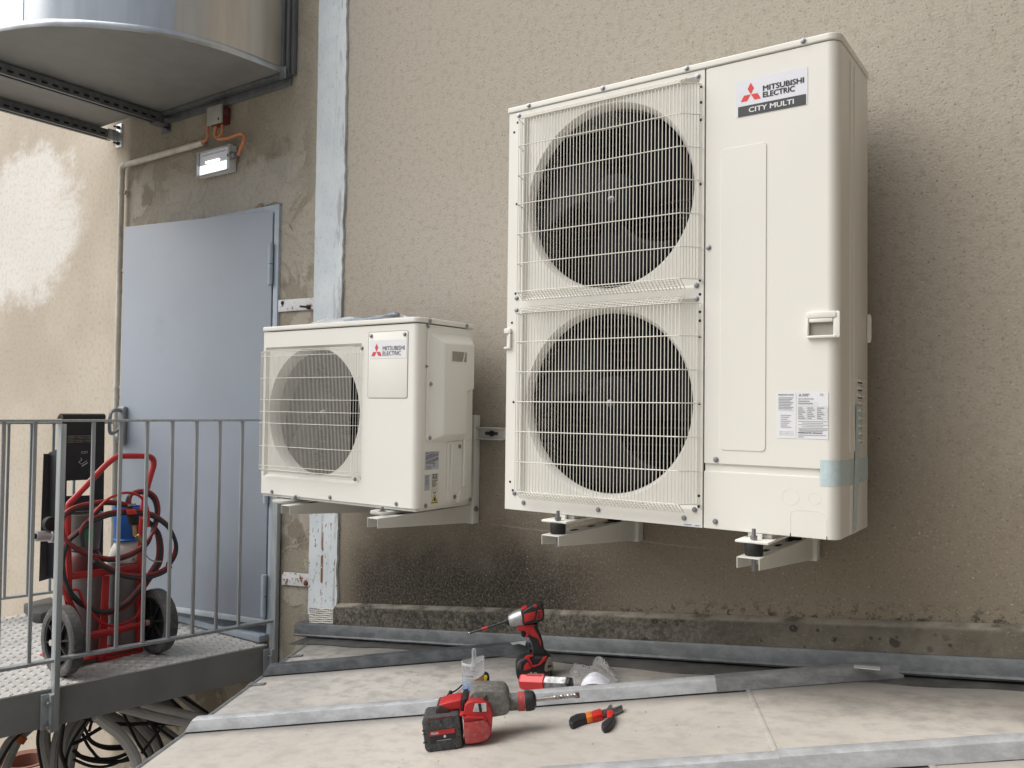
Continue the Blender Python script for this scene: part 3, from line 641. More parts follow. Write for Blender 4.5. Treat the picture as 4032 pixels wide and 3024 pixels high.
# sheet with its opening, as four pieces of one plate
mbp = MB(); q = lambda a, b: T.p(a, b)
outer = [(246, 1660), (413, 1655), (404, 2300), (240, 2320)]; hole = [(263, 1893), (374, 1888), (371, 1950), (262, 1953)]
O = [q(*v) for v in outer]; Hh = [q(*v) for v in hole]
for i in range(4): mbp.prism([O[i], O[(i+1) % 4], Hh[(i+1) % 4], Hh[i]], -RNO*.006)
part('front_sheet', mbp, blk, root, smooth=0)
T.slab('back_sheet', [(172, 1787), (216, 1786), (206, 2275), (154, 2290)], -.10, -.094, blk, root, .001)
part('side_sheet', MB().prism([q(216, 1786)-RNO*.098, q(250, 1760)-RNO*.004, q(244, 2300)-RNO*.004, q(206, 2275)-RNO*.098], RAIL*.004), blk, root, .001)
part('hood', MB().prism(curve([q(413, 1655)-RNO*.004, q(413, 1655)+RNO*.012+Vector((0, 0, .010)), q(413, 1655)+RNO*.004+Vector((0, 0, .030)), q(413, 1655)-RNO*.04+Vector((0, 0, .034)), q(413, 1655)-RNO*.09+Vector((0, 0, .012))], 4)+[q(413, 1655)-RNO*.085+Vector((0, 0, .006)), q(413, 1655)-RNO*.04+Vector((0, 0, .026))], RAIL*.205), blk, root, smooth=40)
for i in range(5): T.slab('stub_plate', [(268, 1716+i*6), (378, 1714+i*6), (378, 1717+i*6), (268, 1719+i*6)], .001, .014-.001*i, mat('stub_steel', (.20, .19, .17), .5, .6, var=.4, scale=60), root, .0005)
wp = mat('white_print', (.62, .62, .62), .6)
for pts, r_, k_ in (([(322, 1836), (345, 1822)], .0022, 1), ([(320, 1828), (343, 1814)], .0012, 1), ([(319, 1803), (321, 1812), (310, 1818), (318, 1826)], .0012, 4), ([(321, 1779), (345, 1777), (345, 1783), (320, 1785), (321, 1779)], .0010, 1)):
    part('cigarette_mark', MB().tube(T.line(pts, .0012, k_), r_, 4), wp, root)
part('base', MB().prism([onZ(92, 2412, DZ), onZ(130, 2452, DZ), onZ(160, 2456, DZ), onZ(240, 2420, DZ), onZ(200, 2384, DZ)], (0, 0, .05)), mat('base_grey', (.06, .06, .06), .6), root, .006)
# ------------------------------------------------------------------ air conditioners
YF = -.46
ivory = mat('ivory_enamel', (.785, .778, .735), .34, var=.012, scale=3)
ivory2 = mat('ivory_plastic', (.79, .784, .745), .4, var=.012, scale=3)
wirem = mat('ivory_wire', (.76, .745, .69), .45, var=.02)
fanm = mat('fan_plastic', (.009, .0095, .013), .5, var=.15, scale=9)
fanm.node_tree.nodes['Principled BSDF'].inputs['Specular IOR Level'].default_value = .12
cav = mat('dark_cavity', (.004, .004, .0045), .9)
fin = mat('coil_fins', (.045, .052, .058), .45, .5)
screwm = mat('zinc_screw', (.30, .305, .33), .35, .8)
sticker = mat('sticker_white', (.78, .80, .84), .35, var=.01)
ink = mat('ink_black', (.012, .012, .014), .5); inkg = mat('ink_grey', (.16, .165, .18), .6); inkl = mat('ink_pale', (.34, .35, .38), .6)
redi = mat('ink_red', (.72, .035, .025), .45, var=.02); bari = mat('ink_bar', (.045, .05, .055), .4)
X3, Z3 = Vector((1, 0, 0)), Vector((0, 0, 1))
NY = Vector((0, -1, 0)); NX = Vector((1, 0, 0))
scr_y = MB().lathe((0, 0, 0), NY, [(0, .0080), (.0012, .0080), (.0015, .0056), (.005, .0054), (.0055, .003)], 10).mesh('screw', screwm)
scr_x = MB().lathe((0, 0, 0), NX, [(0, .0085), (.0015, .0085), (.002, .006), (.005, .0055), (.006, .003)], 10).mesh('screw', screwm)
hole_y = MB().lathe((0, 0, 0), NY, [(0, .0042), (.0006, .0042)], 10).mesh('screw_hole', ink)

def fan_panel(x0, x1, z0, z1, fans, y, rd=.016, th=.012):
    """sheet with square recesses, each with a round fan opening and its bell mouth"""
    mb = MB(); cuts = sorted(fans, key=lambda f: f['z0'])
    # front face in bands
    zl = [z0]+[q for f in cuts for q in (f['z0'], f['z1'])]+[z1]
    def quad(a, b, c, d, yy=y): mb.add([(a, yy, c), (b, yy, c), (b, yy, d), (a, yy, d)], [(0, 1, 2, 3)])
    for i in range(len(zl)-1):
        if i % 2 == 0: quad(x0, x1, zl[i], zl[i+1])
    for f in cuts:
        quad(x0, f['x0'], f['z0'], f['z1']); quad(f['x1'], x1, f['z0'], f['z1'])
        a, b, c, d = f['x0'], f['x1'], f['z0'], f['z1']; yr = y+rd; e = .010
        O = [(a, y, c), (b, y, c), (b, y, d), (a, y, d)]; I = [(a+e, yr, c+e), (b-e, yr, c+e), (b-e, yr, d-e), (a+e, yr, d-e)]
        mb.add(O+I, [(i, (i+1) % 4, (i+1) % 4+4, i+4) for i in range(4)])
        # recessed face from square to circle
        n = 64; r = f['r']; cx, cz = f['c']; ring = []; sq = []
        for k in range(n):
            t_ = 2*math.pi*(k+.5)/n; u, v = math.cos(t_), math.sin(t_)
            sx = ((b-e-cx) if u > 0 else (cx-a-e))/abs(u) if abs(u) > 1e-6 else 1e9; sz = ((d-e-cz) if v > 0 else (cz-c-e))/abs(v) if abs(v) > 1e-6 else 1e9
            s = min(sx, sz); sq.append((cx+u*s, yr, cz+v*s)); ring.append((cx+u*r, yr, cz+v*r))
        for q in ((a+e, c+e), (b-e, c+e), (b-e, d-e), (a+e, d-e)):        # keep the square's own corners
            k = min(range(n), key=lambda i: (sq[i][0]-q[0])**2+(sq[i][2]-q[1])**2); sq[k] = (q[0], yr, q[1])
        k_ = f['d']; prof = [(r, yr), (r-.003, yr+.10*k_), (r-.009, yr+.4*k_), (r-.013, yr+.8*k_), (r-.014, yr+k_)]
        vs = sq[:]
        for rr, yy in prof: vs += [(cx+math.cos(2*math.pi*(k+.5)/n)*rr, yy, cz+math.sin(2*math.pi*(k+.5)/n)*rr) for k in range(n)]
        fs = [(j*n+k, j*n+(k+1) % n, (j+1)*n+(k+1) % n, (j+1)*n+k) for j in range(len(prof)) for k in range(n)]
        mb.add(vs, fs)
    # rim round the outside
    mb.add([(x0, y, z0), (x1, y, z0), (x1, y, z1), (x0, y, z1), (x0, y+th, z0), (x1, y+th, z0), (x1, y+th, z1), (x0, y+th, z1)], [(0, 4, 5, 1), (1, 5, 6, 2), (2, 6, 7, 3), (3, 7, 4, 0)])
    return mb

def fan(parent, c, y, r, nb=3, rot=0., hub=.085):
    f = part('fan', MB().lathe((c[0], y, c[1]), (0, 1, 0), [(-.004, hub*.55), (0, hub*.9), (.006, hub), (.06, hub*1.03)], 40), fanm, parent, label='dark fan with wide blades')
    for b in range(nb):
        a0 = rot+2*math.pi*b/nb
        def pt(u, v):
            rr = hub*.98+(r-hub*.98)*v; sp = 1.15+.25*v; a = a0+sp*(u-.5)+.45*v
            return Vector((c[0]+rr*math.cos(a), y+.035+(.5-u)*.085*(.6+.4*v)-.015*v, c[1]+rr*math.sin(a)))
        mb = MB().grid(pt, 10, 8); part('blade', mb, fanm, f, smooth=80).modifiers.new('thick', 'SOLIDIFY').thickness = .003
    part('hub_nut', MB().lathe((c[0], y-.004, c[1]), NY, [(0, .012), (.003, .012), (.004, .008), (.014, .008), (.016, .004)], 6), screwm, f)

def guard(parent, x0, x1, z0, z1, hz, y, dep, pitch, r=.0016, right=.045, band=.022, nband=4, left=.012, sidew=6, top=True):
    """welded wire guard: flat face, ends bent back to the panel; every wire is a piece"""
    g = part('fan_guard', MB().tube([(x0-left, y-.004, z0), (x0, y-dep, z0), (x1, y-dep, z0), (x1+right, y-.004, z0), (x1+right+.002, y-.002, z0-.012)], r*1.35, 6), wirem, parent, label='ivory wire fan guard')
    bl = band
    vpts = [(0, dep-.012, -bl), (0, .0015, 0), (0, 0, .006), (0, 0, z1-z0-.006), (0, .0015, z1-z0), (0, dep-.012, z1-z0+bl)]
    vm = MB().tube([Vector(q) for q in vpts], r, 5).mesh('vertical_wire', wirem)
    n = int(round((x1-x0)/pitch))
    for i in range(n+1): inst('vertical_wire', vm, (x0+(x1-x0)*i/n, y-dep+r, z0), g)
    sm = MB().tube([(0, 0, 0), (0, 0, z1-z0)], r, 5).mesh('side_wire', wirem)
    for i in range(sidew):
        f = (i+1)/(sidew+1); inst('side_wire', sm, (x1+right*f, y-dep+(dep-.004)*f+r*1.5, z0), g)
    for i in range(2):
        f = (i+1)/3; inst('side_wire', sm, (x0-left*f, y-dep+(dep-.004)*f+r*1.5, z0), g)
    hm_ = MB().tube([(x0-left-.004, y-.001, 0), (x0-left, y-.006, 0), (x0-.001, y-dep, 0), (x1, y-dep, 0), (x1+right, y-.005, 0)], r*1.25, 5).mesh('cross_wire', wirem)
    for z in hz+[z1]: inst('cross_wire', hm_, (0, 0, z), g)
    bm_ = MB().tube([(x0+.004, 0, 0), (x1-.008, 0, 0)], r, 5).mesh('band_wire', wirem)
    for i in range(nband):
        f = (i+1)/(nband+.4)
        inst('band_wire', bm_, (0, y-dep+(dep-.012)*f, z0-bl*f), g); inst('band_wire', bm_, (0, y-dep+(dep-.012)*f, z1+bl*f), g)
    return g

def emblem(parent, cx, z0, wd, m_, xd=X3, o=None, lift=.0009, red=True):
    """three diamonds: one on top, two below leaning outwards"""
    h = wd*.866; n = xd.cross(Z3); O = o if o is not None else Vector((cx, YF, z0))
    P = lambda a, b: O+xd*(a*wd)+Z3*(b*wd)+n*lift
    for q in ([(0, .30), (.155, .585), (0, .87), (-.155, .585)], [(-.012, .285), (-.19, 0), (-.5, 0), (-.335, .285)], [(.012, .285), (.335, .285), (.5, 0), (.19, 0)]):
        part('logo_diamond', MB().add([P(*v) for v in q], [(0, 1, 2, 3)]), m_, parent, smooth=0)

def printed_lines(parent, o, xd, rows, m_, h=.0014, lift=.0009):
    n = xd.cross(Z3)
    for (a, b, c, hh) in rows:
        p = o+xd*a+Z3*c+n*lift; part('print_line', MB().add([p, p+xd*(b-a), p+xd*(b-a)+Z3*hh, p+Z3*hh], [(0, 1, 2, 3)]), m_, parent, smooth=0)

# ---- the tall twin-fan unit
HB = 1.3243
root = thing('air_conditioner', (.52, -.3, 0), 'tall ivory twin-fan outdoor air conditioner hung on the wall', 'air conditioner', 'outdoor air conditioners on the wall')
root['group'] = 'outdoor air conditioners on the wall'
yb = YF+.33
fans = [dict(x0=.060, x1=.668, z0=.681, z1=1.288, r=.291, c=(.360, .982), d=.026), dict(x0=.060, x1=.668, z0=.050, z1=.650, r=.291, c=(.360, .349), d=.026)]
fp = part('fan_panel', fan_panel(.002, .6825, .001, 1.3035, fans, YF), ivory, root, smooth=30)
part('left_panel', MB().box(.002, .008, YF+.0125, yb, .001, 1.3035), ivory, root)
part('base_pan', MB().box(.010, 1.030, YF+.02, yb, .001, .02), ivory, root)
part('fan_chamber', MB().box(.68, .684, YF+.014, yb, .02, 1.30).box(.010, .679, YF+.10, YF+.103, .655, .685).box(.010, .679, yb-.03, yb-.026, .021, 1.299), cav, root)
fm = MB().box(.012, .678, yb-.045, yb-.0305, 0, .006).mesh('coil_tube', fin)
for i in range(44): inst('coil_tube', fm, (0, 0, .04+i*.0285), root)
fm = MB().box(.010, .024, YF+.10, yb-.05, 0, .004).mesh('side_fin', fin)
for i in range(30): inst('side_fin', fm, (0, 0, .05+i*.041), root)
for f, rt in ((fans[0], .35), (fans[1], .15)):
    fan(root, f['c'], YF+.055, .268, 3, rt)
# service panels wrap the rounded right corner
def corner_plan(x0, x1, y0, y1, r, th=.012):
    out = [(x0, y0)]+[(x1-r+r*math.sin(a), y0+r-r*math.cos(a)) for a in [math.radians(90*i/8) for i in range(9)]]+[(x1, y1)]
    inn = [(x1-th, y1)]+[(x1-r+(r-th)*math.sin(a), y0+r-(r-th)*math.cos(a)) for a in [math.radians(90-90*i/8) for i in range(9)]]+[(x0, y0+th)]
    return out+inn
def vprism(plan, z0, z1): return MB().prism([(a, b, z0) for a, b in plan], (0, 0, z1-z0))
sp = part('service_panel', vprism(corner_plan(.6865, 1.05, YF, YF+.118, .030), .1825, 1.3035), ivory, root, .0025, 2, 30, wn=True)
lp = part('lower_cover', vprism(corner_plan(.6865, 1.05, YF, YF+.118, .030), .001, .1615), ivory, root, .0025, 2, 30, wn=True)
part('cover_gap', vprism(corner_plan(.688, 1.043, YF+.007, YF+.118, .026, .004), .155, .19), ivory, root)
side = part('side_panel', MB().box(1.040, 1.0497, YF+.119, yb, .001, 1.3035), ivory, root, .001)
for yy, z0_ in ((YF+.119, .001), (YF+.165, .23)): part('side_rib', MB().box(1.0485, 1.0525, yy-.004, yy+.004, .225, 1.285), ivory, side, .0015)
part('lid', vprism([(-.003, YF-.004)]+[(1.053-.034+.034*math.sin(a), YF-.004+.034-.034*math.cos(a)) for a in [math.radians(90*i/8) for i in range(9)]]+[(1.053, yb+.004), (-.003, yb+.004)], 1.3055, HB), ivory, root, .004, 3, 30, wn=True)
part('emboss', MB().prism([(a, YF-.0001, b) for a, b in rrect(.733, .861, .222, 1.064, .012)], (0, -.0020, 0)), ivory, sp, .0018, 3, 60, wn=True)
# handle
hf = part('grip_frame', MB().prism([(a, YF-.0002, b) for a, b in rrect(.971, 1.046, .575, .592, .006)], (0, -.012, 0)).prism([(a, YF-.0002, b) for a, b in rrect(.971, 1.046, .523, .530, .003)], (0, -.012, 0)).prism([(a, YF-.0002, b) for a, b in rrect(.971, .977, .5305, .5745, .002)], (0, -.012, 0)).prism([(a, YF+.003, b) for a, b in rrect(1.038, 1.055, .523, .592, .005)], (0, -.012, 0)), ivory2, sp, .002, 2, 40)
part('grip_recess', MB().box(.9775, 1.0375, YF-.0012, YF-.0004, .531, .565), mat('grip_shadow', (.30, .285, .25), .6), hf); part('grip_bar', MB().box(.9775, 1.0375, YF-.011, YF-.0003, .564, .5745), ivory2, hf, .002)
g2 = part('grip_frame', MB().prism([(a, YF-.0002, b) for a, b in rrect(-.004, .022, .575, .592, .005)], (0, -.010, 0)).prism([(a, YF-.0002, b) for a, b in rrect(.015, .022, .524, .5745, .003)], (0, -.010, 0)).prism([(a, YF-.0002, b) for a, b in rrect(-.004, .0145, .524, .531, .003)], (0, -.010, 0)), ivory2, fp, .002)
part('rear_grip', MB().prism([(1.0497, YF+.318+a*.010, b) for a, b in ((0, .53), (1, .545), (1, .60), (0, .615))], (.012, 0, 0)), ivory2, side, .003)
gw = [1.172, 1.078, .984, .888, .793]; guard(root, .074, .632, .7025, 1.260, gw, YF, .050, .0113, .00128, band=.026)
gw = [.541, .445, .351, .256, .160]; guard(root, .074, .632, .0665, .634, gw, YF, .050, .0113, .00128, band=.026)
for x, z in ((.040, .054), (.660, .050), (.040, .690), (.662, .686), (.040, .650), (.662, .648), (.040, 1.292), (.662, 1.288), (.076, .026), (.350, .025), (.628, .024), (.697, .791), (.722, .194), (.721, .022)):
    inst('screw', scr_y, (x, YF-.0001, z), root)
for x in (.081, .355, .629, .959): inst('screw', scr_y, (x, YF-.0042, 1.3165), root)
for x, z in ((.672, 1.255), (.672, 1.21), (.671, 1.16), (.671, .975), (.672, .70), (.672, .66), (.672, .61), (.672, .585), (.672, .54), (.672, .35), (.672, .09), (.672, .06), (.022, 1.24), (.035, 1.27), (.035, 1.0), (.035, .705), (.022, .61), (.032, .35), (.022, .09), (.033, .063)):
    inst('screw_hole', hole_y, (x, YF-.0001, z), root)
# feet of the unit
for x in (.225, .842):
    ft = part('foot', MB().box(x-.045, x+.045, YF-.055, YF+.31, -.020, -.013).box(x-.033, x+.033, YF+.012, YF+.30, -.0128, -.0002), ivory2, root, .002)
    part('foot_tab', MB().box(x-.012, x+.012, YF-.006, YF+.004, -.0128, .0), ivory2, ft)
# maker's sticker
sx0, sx1, sz0, sz1 = .775, .970, 1.145, 1.247
st = part('logo_sticker', MB().box(sx0, sx1, YF-.0010, YF-.0003, sz0, sz1), mat('sticker_pearl', (.74, .76, .83), .3, var=.01), sp)
Y9 = YF-.0010
emblem(st, .8165, 1.187, .056, redi, o=Vector((.8165, Y9, 1.187)))
text('lettering', 'MITSUBISHI', (.851, Y9, 1.2055), X3, Z3, .109, .0145, ink, st, .05); text('lettering', 'ELECTRIC', (.851, Y9, 1.1875), X3, Z3, .085, .0145, ink, st, .05)
part('dark_bar', MB().prism([(a, Y9-.0003, b) for a, b in rrect(.781, .966, 1.1455, 1.1740, .002)], (0, -.0003, 0)), bari, st)
text('lettering', 'CITY MULTI', (.812, Y9-.0006, 1.1535), X3, Z3, .122, .0135, sticker, st, .04, .0006)
# rating plates
def plate(x0, x1, z0, z1, host): return part('rating_label', MB().box(x0, x1, YF-.0009, YF-.0003, z0, z1), sticker, host)
l1 = plate(.891, .942, .260, .382, sp); l2 = plate(.9435, 1.024, .260, .382, sp); YL = YF-.0009
text('lettering', 'IMPORTANT NOTE', (.8955, YL, .3735), X3, Z3, .040, .0036, inkg, l1, .05)
printed_lines(l1, Vector((.8955, YL, 0)), X3, [(0, .040-.004*(i % 3), .3665-i*.0042, .0018) for i in range(8)]+[(0, .042, .333, .0005)]+[(.006, .034-.005*(i % 3), .320-i*.0052, .0016) for i in range(7)]+[(.002, .042, .277, .0005), (.002, .042, .2728, .0005), (.002, .042, .2685, .0005), (.006, .0066, .2685, .0095), (.023, .0235, .2685, .0095)], inkl)
emblem(l2, 0, 0, .0085, ink, o=Vector((.9525, YL, .3715)))
text('lettering', 'MITSUBISHI', (.9585, YL, .3755), X3, Z3, .018, .0026, inkg, l2, .05); text('lettering', 'ELECTRIC', (.9585, YL, .3718), X3, Z3, .015, .0026, inkg, l2, .05)
text('lettering', 'CE', (1.0035, YL, .3730), X3, Z3, .0085, .0055, inkg, l2)
text('lettering', 'AIR CONDITIONER', (.9475, YL, .3625), X3, Z3, .040, .0042, inkg, l2)
text('lettering', 'MITSUBISHI ELECTRIC CORPORATION', (.9475, YL, .2740), X3, Z3, .062, .0032, ink, l2, .05)
rows = [(.004, .034, .3575, .0022), (.004, .056, .3545, .0004), (.004, .042, .3515, .002), (.004, .056, .3490, .0004)]
rows += [(.004, .080, .3440-.0055*i, .0005) for i in range(7)]+[(.004, .0045, .311, .0335), (.027, .0275, .311, .0335), (.054, .0545, .311, .0335), (.0795, .080, .311, .0335)]
rows += [(.005+.024*j, .015+.024*j+.004*((i+j) % 3), .3402-.0055*i, .0018) for i in range(6) for j in range(3)]
rows += [(.004+(.01 if i % 2 else .0), .080-.012*(i % 2), .305-.0045*i, .0013) for i in range(5)]+[(.006, .078-.01*(i % 2), .283-.0035*i+.0, .0015) for i in range(2)]+[(.004, .076, .2690, .0014), (.004, .02, .2645, .0014)]
printed_lines(l2, Vector((.9435, YL, 0)), X3, rows, inkl)
part('serial_tag', MB().box(.625, .678, YF-.0007, YF-.0002, .004, .0095), sticker, fp); printed_lines(fp, Vector((.628, YF-.0007, 0)), X3, [(0, .024, .0055, .002), (.033, .047, .0055, .002)], mat('ink_blue', (.10, .22, .42), .5))
# knock-outs, corner notches
for px_, pz_, r_ in ((.928, .105, .022), (.990, .105, .016)): part('knockout_ring', MB().tube([(px_+r_*math.cos(a), YF, pz_+r_*math.sin(a)) for a in [2*math.pi*i/24 for i in range(24)]], .0006, 4, True), ivory2, lp)
part('knockout_outline', MB().tube([(.928, YF, .002), (.928, YF, .055)]+[(.94-.012*math.cos(a), YF, .058+.012*math.sin(a)) for a in (.3, .8, 1.3)]+[(.95, YF, .072), (1.0, YF, .072), (1.012, YF, .066), (1.020, YF, .055), (1.021, YF, .002)], .0007, 4), ivory2, lp)
for x in (.928, 1.021): part('notch', MB().box(x-.001, x+.001, YF-.0006, YF+.002, .001, .010), ink, lp)
lou = MB().prism([(1.0498, 0, 0), (1.0498, 0, .013), (1.058, 0, .004), (1.058, 0, 0)], (0, .055, 0)).mesh('louvre', ivory)
louv = MB().box(1.0499, 1.0503, .002, .053, -.004, .0).mesh('louvre_slit', ink)
for z in (.415, .394, .373, .352, .332, .311, .290, .269, .249): inst('louvre', lou, (0, YF+.207, z), side); inst('louvre_slit', louv, (0, YF+.207, z), side)
# pale blue transport tape
t = NT('blue_tape'); TAPE = t.done(t.mix(t.ss(t.noise(60, 3), .35, .7), (.50, .63, .67), (.58, .70, .73)), .45, 0, t.bump(t.noise(40, 4), .3, .002))
crn = [(1.05-.030+.0306*math.sin(a), YF+.030-.0306*math.cos(a)) for a in [math.radians(90*i/8) for i in range(9)]]
path = [(1.004, YF-.0006), (1.012, YF-.0010)]+crn+[(1.0507, YF+.10), (1.0535, YF+.125), (1.0507, YF+.135), (1.0507, yb)]
mb = MB(); n = len(path); mb.v = [(a, b, z-.004*(i > 10)) for z in (.139, .206) for i, (a, b) in enumerate(path)]; mb.f = [(i, i+1, n+i+1, n+i) for i in range(n-1)]
part('transport_tape', mb, TAPE, root, smooth=60, label='pale blue transport tape round the lower corner')
part('transport_tape', MB().add([(1.0506, YF+.150, .005), (1.0506, YF+.192, .008), (1.0530, YF+.25, .35), (1.0530, YF+.180, .352)], [(0, 1, 2, 3)]), TAPE, root, label='pale blue transport tape down the side')

# ---- the smaller single-fan unit
XS0, XS1, ZS0, ZS1 = -1.2272, -.3812, -.0434, .6516
root = thing('air_conditioner', ((XS0+XS1)/2, -.3, ZS0), 'small ivory single-fan outdoor air conditioner on wall brackets beside the door', 'air conditioner', 'outdoor air conditioners on the wall')
yb2 = YF+.318
fans = [dict(x0=-1.214, x1=-.664, z0=.038, z1=.566, r=.2605, c=(-.941, .302), d=.045)]
r_ = .026
fp = part('fan_panel', fan_panel(XS0, XS1-r_, ZS0+.012, .6285, fans, YF, .012), ivory, root, smooth=30)
plan = [(XS1-r_, YF)]+[(XS1-r_+r_*math.sin(a), YF+r_-r_*math.cos(a)) for a in [math.radians(90*i/8) for i in range(1, 9)]]+[(XS1, YF+.034), (XS1-.01, YF+.034), (XS1-r_, YF+.01)]
part('front_corner', vprism(plan, ZS0+.012, .6285), ivory, root, smooth=30, wn=True)
sd = part('side_panel', MB().box(XS1-.012, XS1-.001, YF+.0355, yb2, ZS0+.012, .6285), ivory, root, .001)
part('left_panel', MB().box(XS0, XS0+.006, YF+.0125, yb2, ZS0+.012, .6285), ivory, root)
part('back_coil', MB().box(XS0+.007, XS1-.013, yb2-.02, yb2-.01, ZS0+.014, .6285), cav, root)
part('partition', MB().box(-.66, -.655, YF+.03, yb2-.021, ZS0+.015, .6285), cav, root)
fm = MB().box(XS0+.008, -.662, yb2-.035, yb2-.0205, 0, .005).mesh('coil_tube', fin)
for i in range(22): inst('coil_tube', fm, (0, 0, .0+i*.0285), root)
part('base_pan', MB().box(XS0+.006, XS1-.012, YF+.010, yb2, ZS0, ZS0+.0115), ivory, root, .002)
part('lid', vprism([(XS0-.003, YF-.006)]+[(XS1+.003-.030+.030*math.sin(a), YF-.006+.030-.030*math.cos(a)) for a in [math.radians(90*i/8) for i in range(9)]]+[(XS1+.003, yb2+.004), (XS0-.003, yb2+.004)], .6325, ZS1), ivory, root, .005, 3, 30, wn=True)
fan(root, (-.935, .303), YF+.07, .242, 3, .6, .075)
guard(root, -1.208, -.690, .070, .545, [.4385, .3515, .3035, .2570, .1640, .527, .085], YF, .028, .0075, .00095, .030, .010, 1, .006, 3)
lp2 = part('logo_plate', MB().prism([(a, YF-.0001, b) for a, b in rrect(-.6265, -.4325, .362, .603, .008)], (0, -.0018, 0)), ivory, fp, .0012, 2, 40)
part('plate_groove', MB().tube([(a, YF, b) for a, b in rrect(-.6285, -.4305, .360, .605, .009)], .0010, 4, True), mat('groove_grey', (.35, .34, .31), .7), fp)
st = part('logo_sticker', MB().box(-.617, -.437, YF-.0027, YF-.0020, .506, .574), sticker, lp2); Y9 = YF-.0027
emblem(st, 0, 0, .052, mat('ink_red_pale', (.66, .06, .07), .5), o=Vector((-.584, Y9, .516)))
text('lettering', 'MITSUBISHI', (-.553, Y9, .5355), X3, Z3, .107, .0150, inkg, st, .02); text('lettering', 'ELECTRIC', (-.553, Y9, .5165), X3, Z3, .090, .0150, inkg, st, .02)
for x, z in ((-1.158, -.022), (-.819, -.021), (-.477, -.020), (-.686, .056), (-.662, .548)): inst('screw', scr_y, (x, YF-.0001, z), root)
for x, z in ((-.613, .591), (-.446, .591)): inst('screw', scr_y, (x, YF-.0019, z), lp2)
# right side: service cover with hand grip, pipe cover, labels
S = lambda y, z, d=0.: (XS1-.001+d, y-.06, z)
def sslab(name, pts, d0, d1, m_, par, bev=.003, **k): return part(name, MB().prism([S(a, b, d0) for a, b in pts], (d1-d0, 0, 0)), m_, par, bev, **k)
cv = sslab('service_cover', rrect(-.358, -.088, .204, .618, .02), 0, .006, ivory2, root, .003)
# bulged upper part with sloped shoulders
bq = [(-.345, .585), (-.125, .587), (-.125, .400), (-.165, .385), (-.165, .215), (-.310, .212), (-.310, .560)]
bl = MB(); ot = [S(-.345, .600, .006), S(-.110, .602, .006), S(-.110, .39, .006), S(-.158, .375, .006), S(-.158, .209, .006), S(-.345, .207, .006)]
it = [S(-.305, .562, .044), S(-.128, .566, .044), S(-.128, .40, .044), S(-.170, .388, .044), S(-.170, .230, .044), S(-.305, .228, .044)]
bl.add(ot+it, [(i, (i+1) % 6, (i+1) % 6+6, i+6) for i in range(6)]+[tuple(range(6, 12))])
bg_ = part('grip_bulge', bl, ivory2, cv, .006, 3, 30)
part('grip_recess', MB().prism([S(a, b, .0445) for a, b in rrect(-.268, -.178, .497, .537, .003)], (.0006, 0, 0)), mat('grip_shadow', (.30, .285, .25), .6), bg_)
part('grip_lip', MB().tube([S(a, b, .045) for a, b in rrect(-.268, -.178, .497, .537, .003)], .0022, 5, True), ivory2, bg_)
sslab('grip_fin', [(-.205, .499), (-.200, .499), (-.190, .535), (-.193, .535)], .0453, .0475, ivory2, bg_, 0)
pc = sslab('pipe_cover', rrect(-.235, -.100, -.022, .203, .012), 0, .0055, ivory2, root, .002)
sslab('cover_rib', [(-.222, .025), (-.205, .05), (-.205, .195), (-.222, .195)], .0058, .014, ivory2, pc, .003); sslab('cover_rib', [(-.150, .03), (-.135, .03), (-.135, .21), (-.150, .21)], .0058, .016, ivory2, pc, .003)
sslab('cover_lug', [(-.182, -.026), (-.160, -.026), (-.160, .02), (-.170, .02)], .0058, .014, ivory2, pc, .002)
for y, z in ((-.372+.02, .623), (-.374+.02, .476), (-.165, .183), (-.192, -.004), (-.097, -.022), (-.350, -.024)): inst('screw', scr_x, S(y, z, .006 if (z < .19 and y > -.24) else .0002), root)
for y, z in ((-.342, .413), (-.343, .219)):
    part('screw_boss', MB().lathe(S(y, z, .006), NX, [(0, .013), (.003, .012), (.004, .009)], 14), ivory2, cv); inst('screw', scr_x, S(y, z, .0095), root)
for y in (-.344, -.129): inst('screw', scr_x, (XS1+.0031, y-.06, .642), root)
Yd = Vector((0, 1, 0))
def slabel(name, y0, y1, z0, z1, m_): return part(name, MB().box(XS1-.0009, XS1-.0003, y0-.06, y1-.06, z0, z1), m_, sd)
bluel = mat('sticker_blue', (.50, .535, .60), .4)
a = slabel('rating_label', -.357, -.280, .104, .170, bluel)
o_ = Vector((XS1-.0003, -.417, 0)); printed_lines(a, o_, Yd, [(.004, .02, .1625, .003), (.028, .06, .1635, .002), (.066, .074, .163, .002)]+[(.004+.018*j, .018+.018*j+.004*((i+j) % 2), .1575-.0042*i, .0026) for i in range(6) for j in range(4) if (i+j) % 5]+[(.004, .060-.01*(i % 2), .1335-.0042*i, .002) for i in range(3)]+[(.004, .036, .116-.005*i, .0018) for i in range(3)], inkg)
def tri(par, yc, z0, w_, h_, m_, off): part('warning_mark', MB().add([(XS1-.0003+off, yc-w_/2-.06, z0), (XS1-.0003+off, yc+w_/2-.06, z0), (XS1-.0003+off, yc-.06, z0+h_)], [(0, 1, 2)]), m_, par, smooth=0)
tri(a, -.307, .1135, .015, .014, inkg, .0004); tri(a, -.307, .1152, .009, .008, bluel, .0008)
b = slabel('rating_label', -.357, -.328, .030, .087, bluel); printed_lines(b, o_, Yd, [(.003, .025-.004*(i % 3), .081-.0048*i, .002) for i in range(7)]+[(.004, .026, .046-.006*i, .0007) for i in range(3)]+[(.014, .0147, .034, .0125)], inkg)
c = slabel('refrigerant_label', -.322, -.280, -.022, .088, mat('label_ivory', (.70, .69, .63), .4)); oc = Vector((XS1-.0003, -.382, 0))
text('lettering', 'R32', oc+Vector((0, .009, .0695)), Yd, Z3, .024, .0115, ink, c, .05)
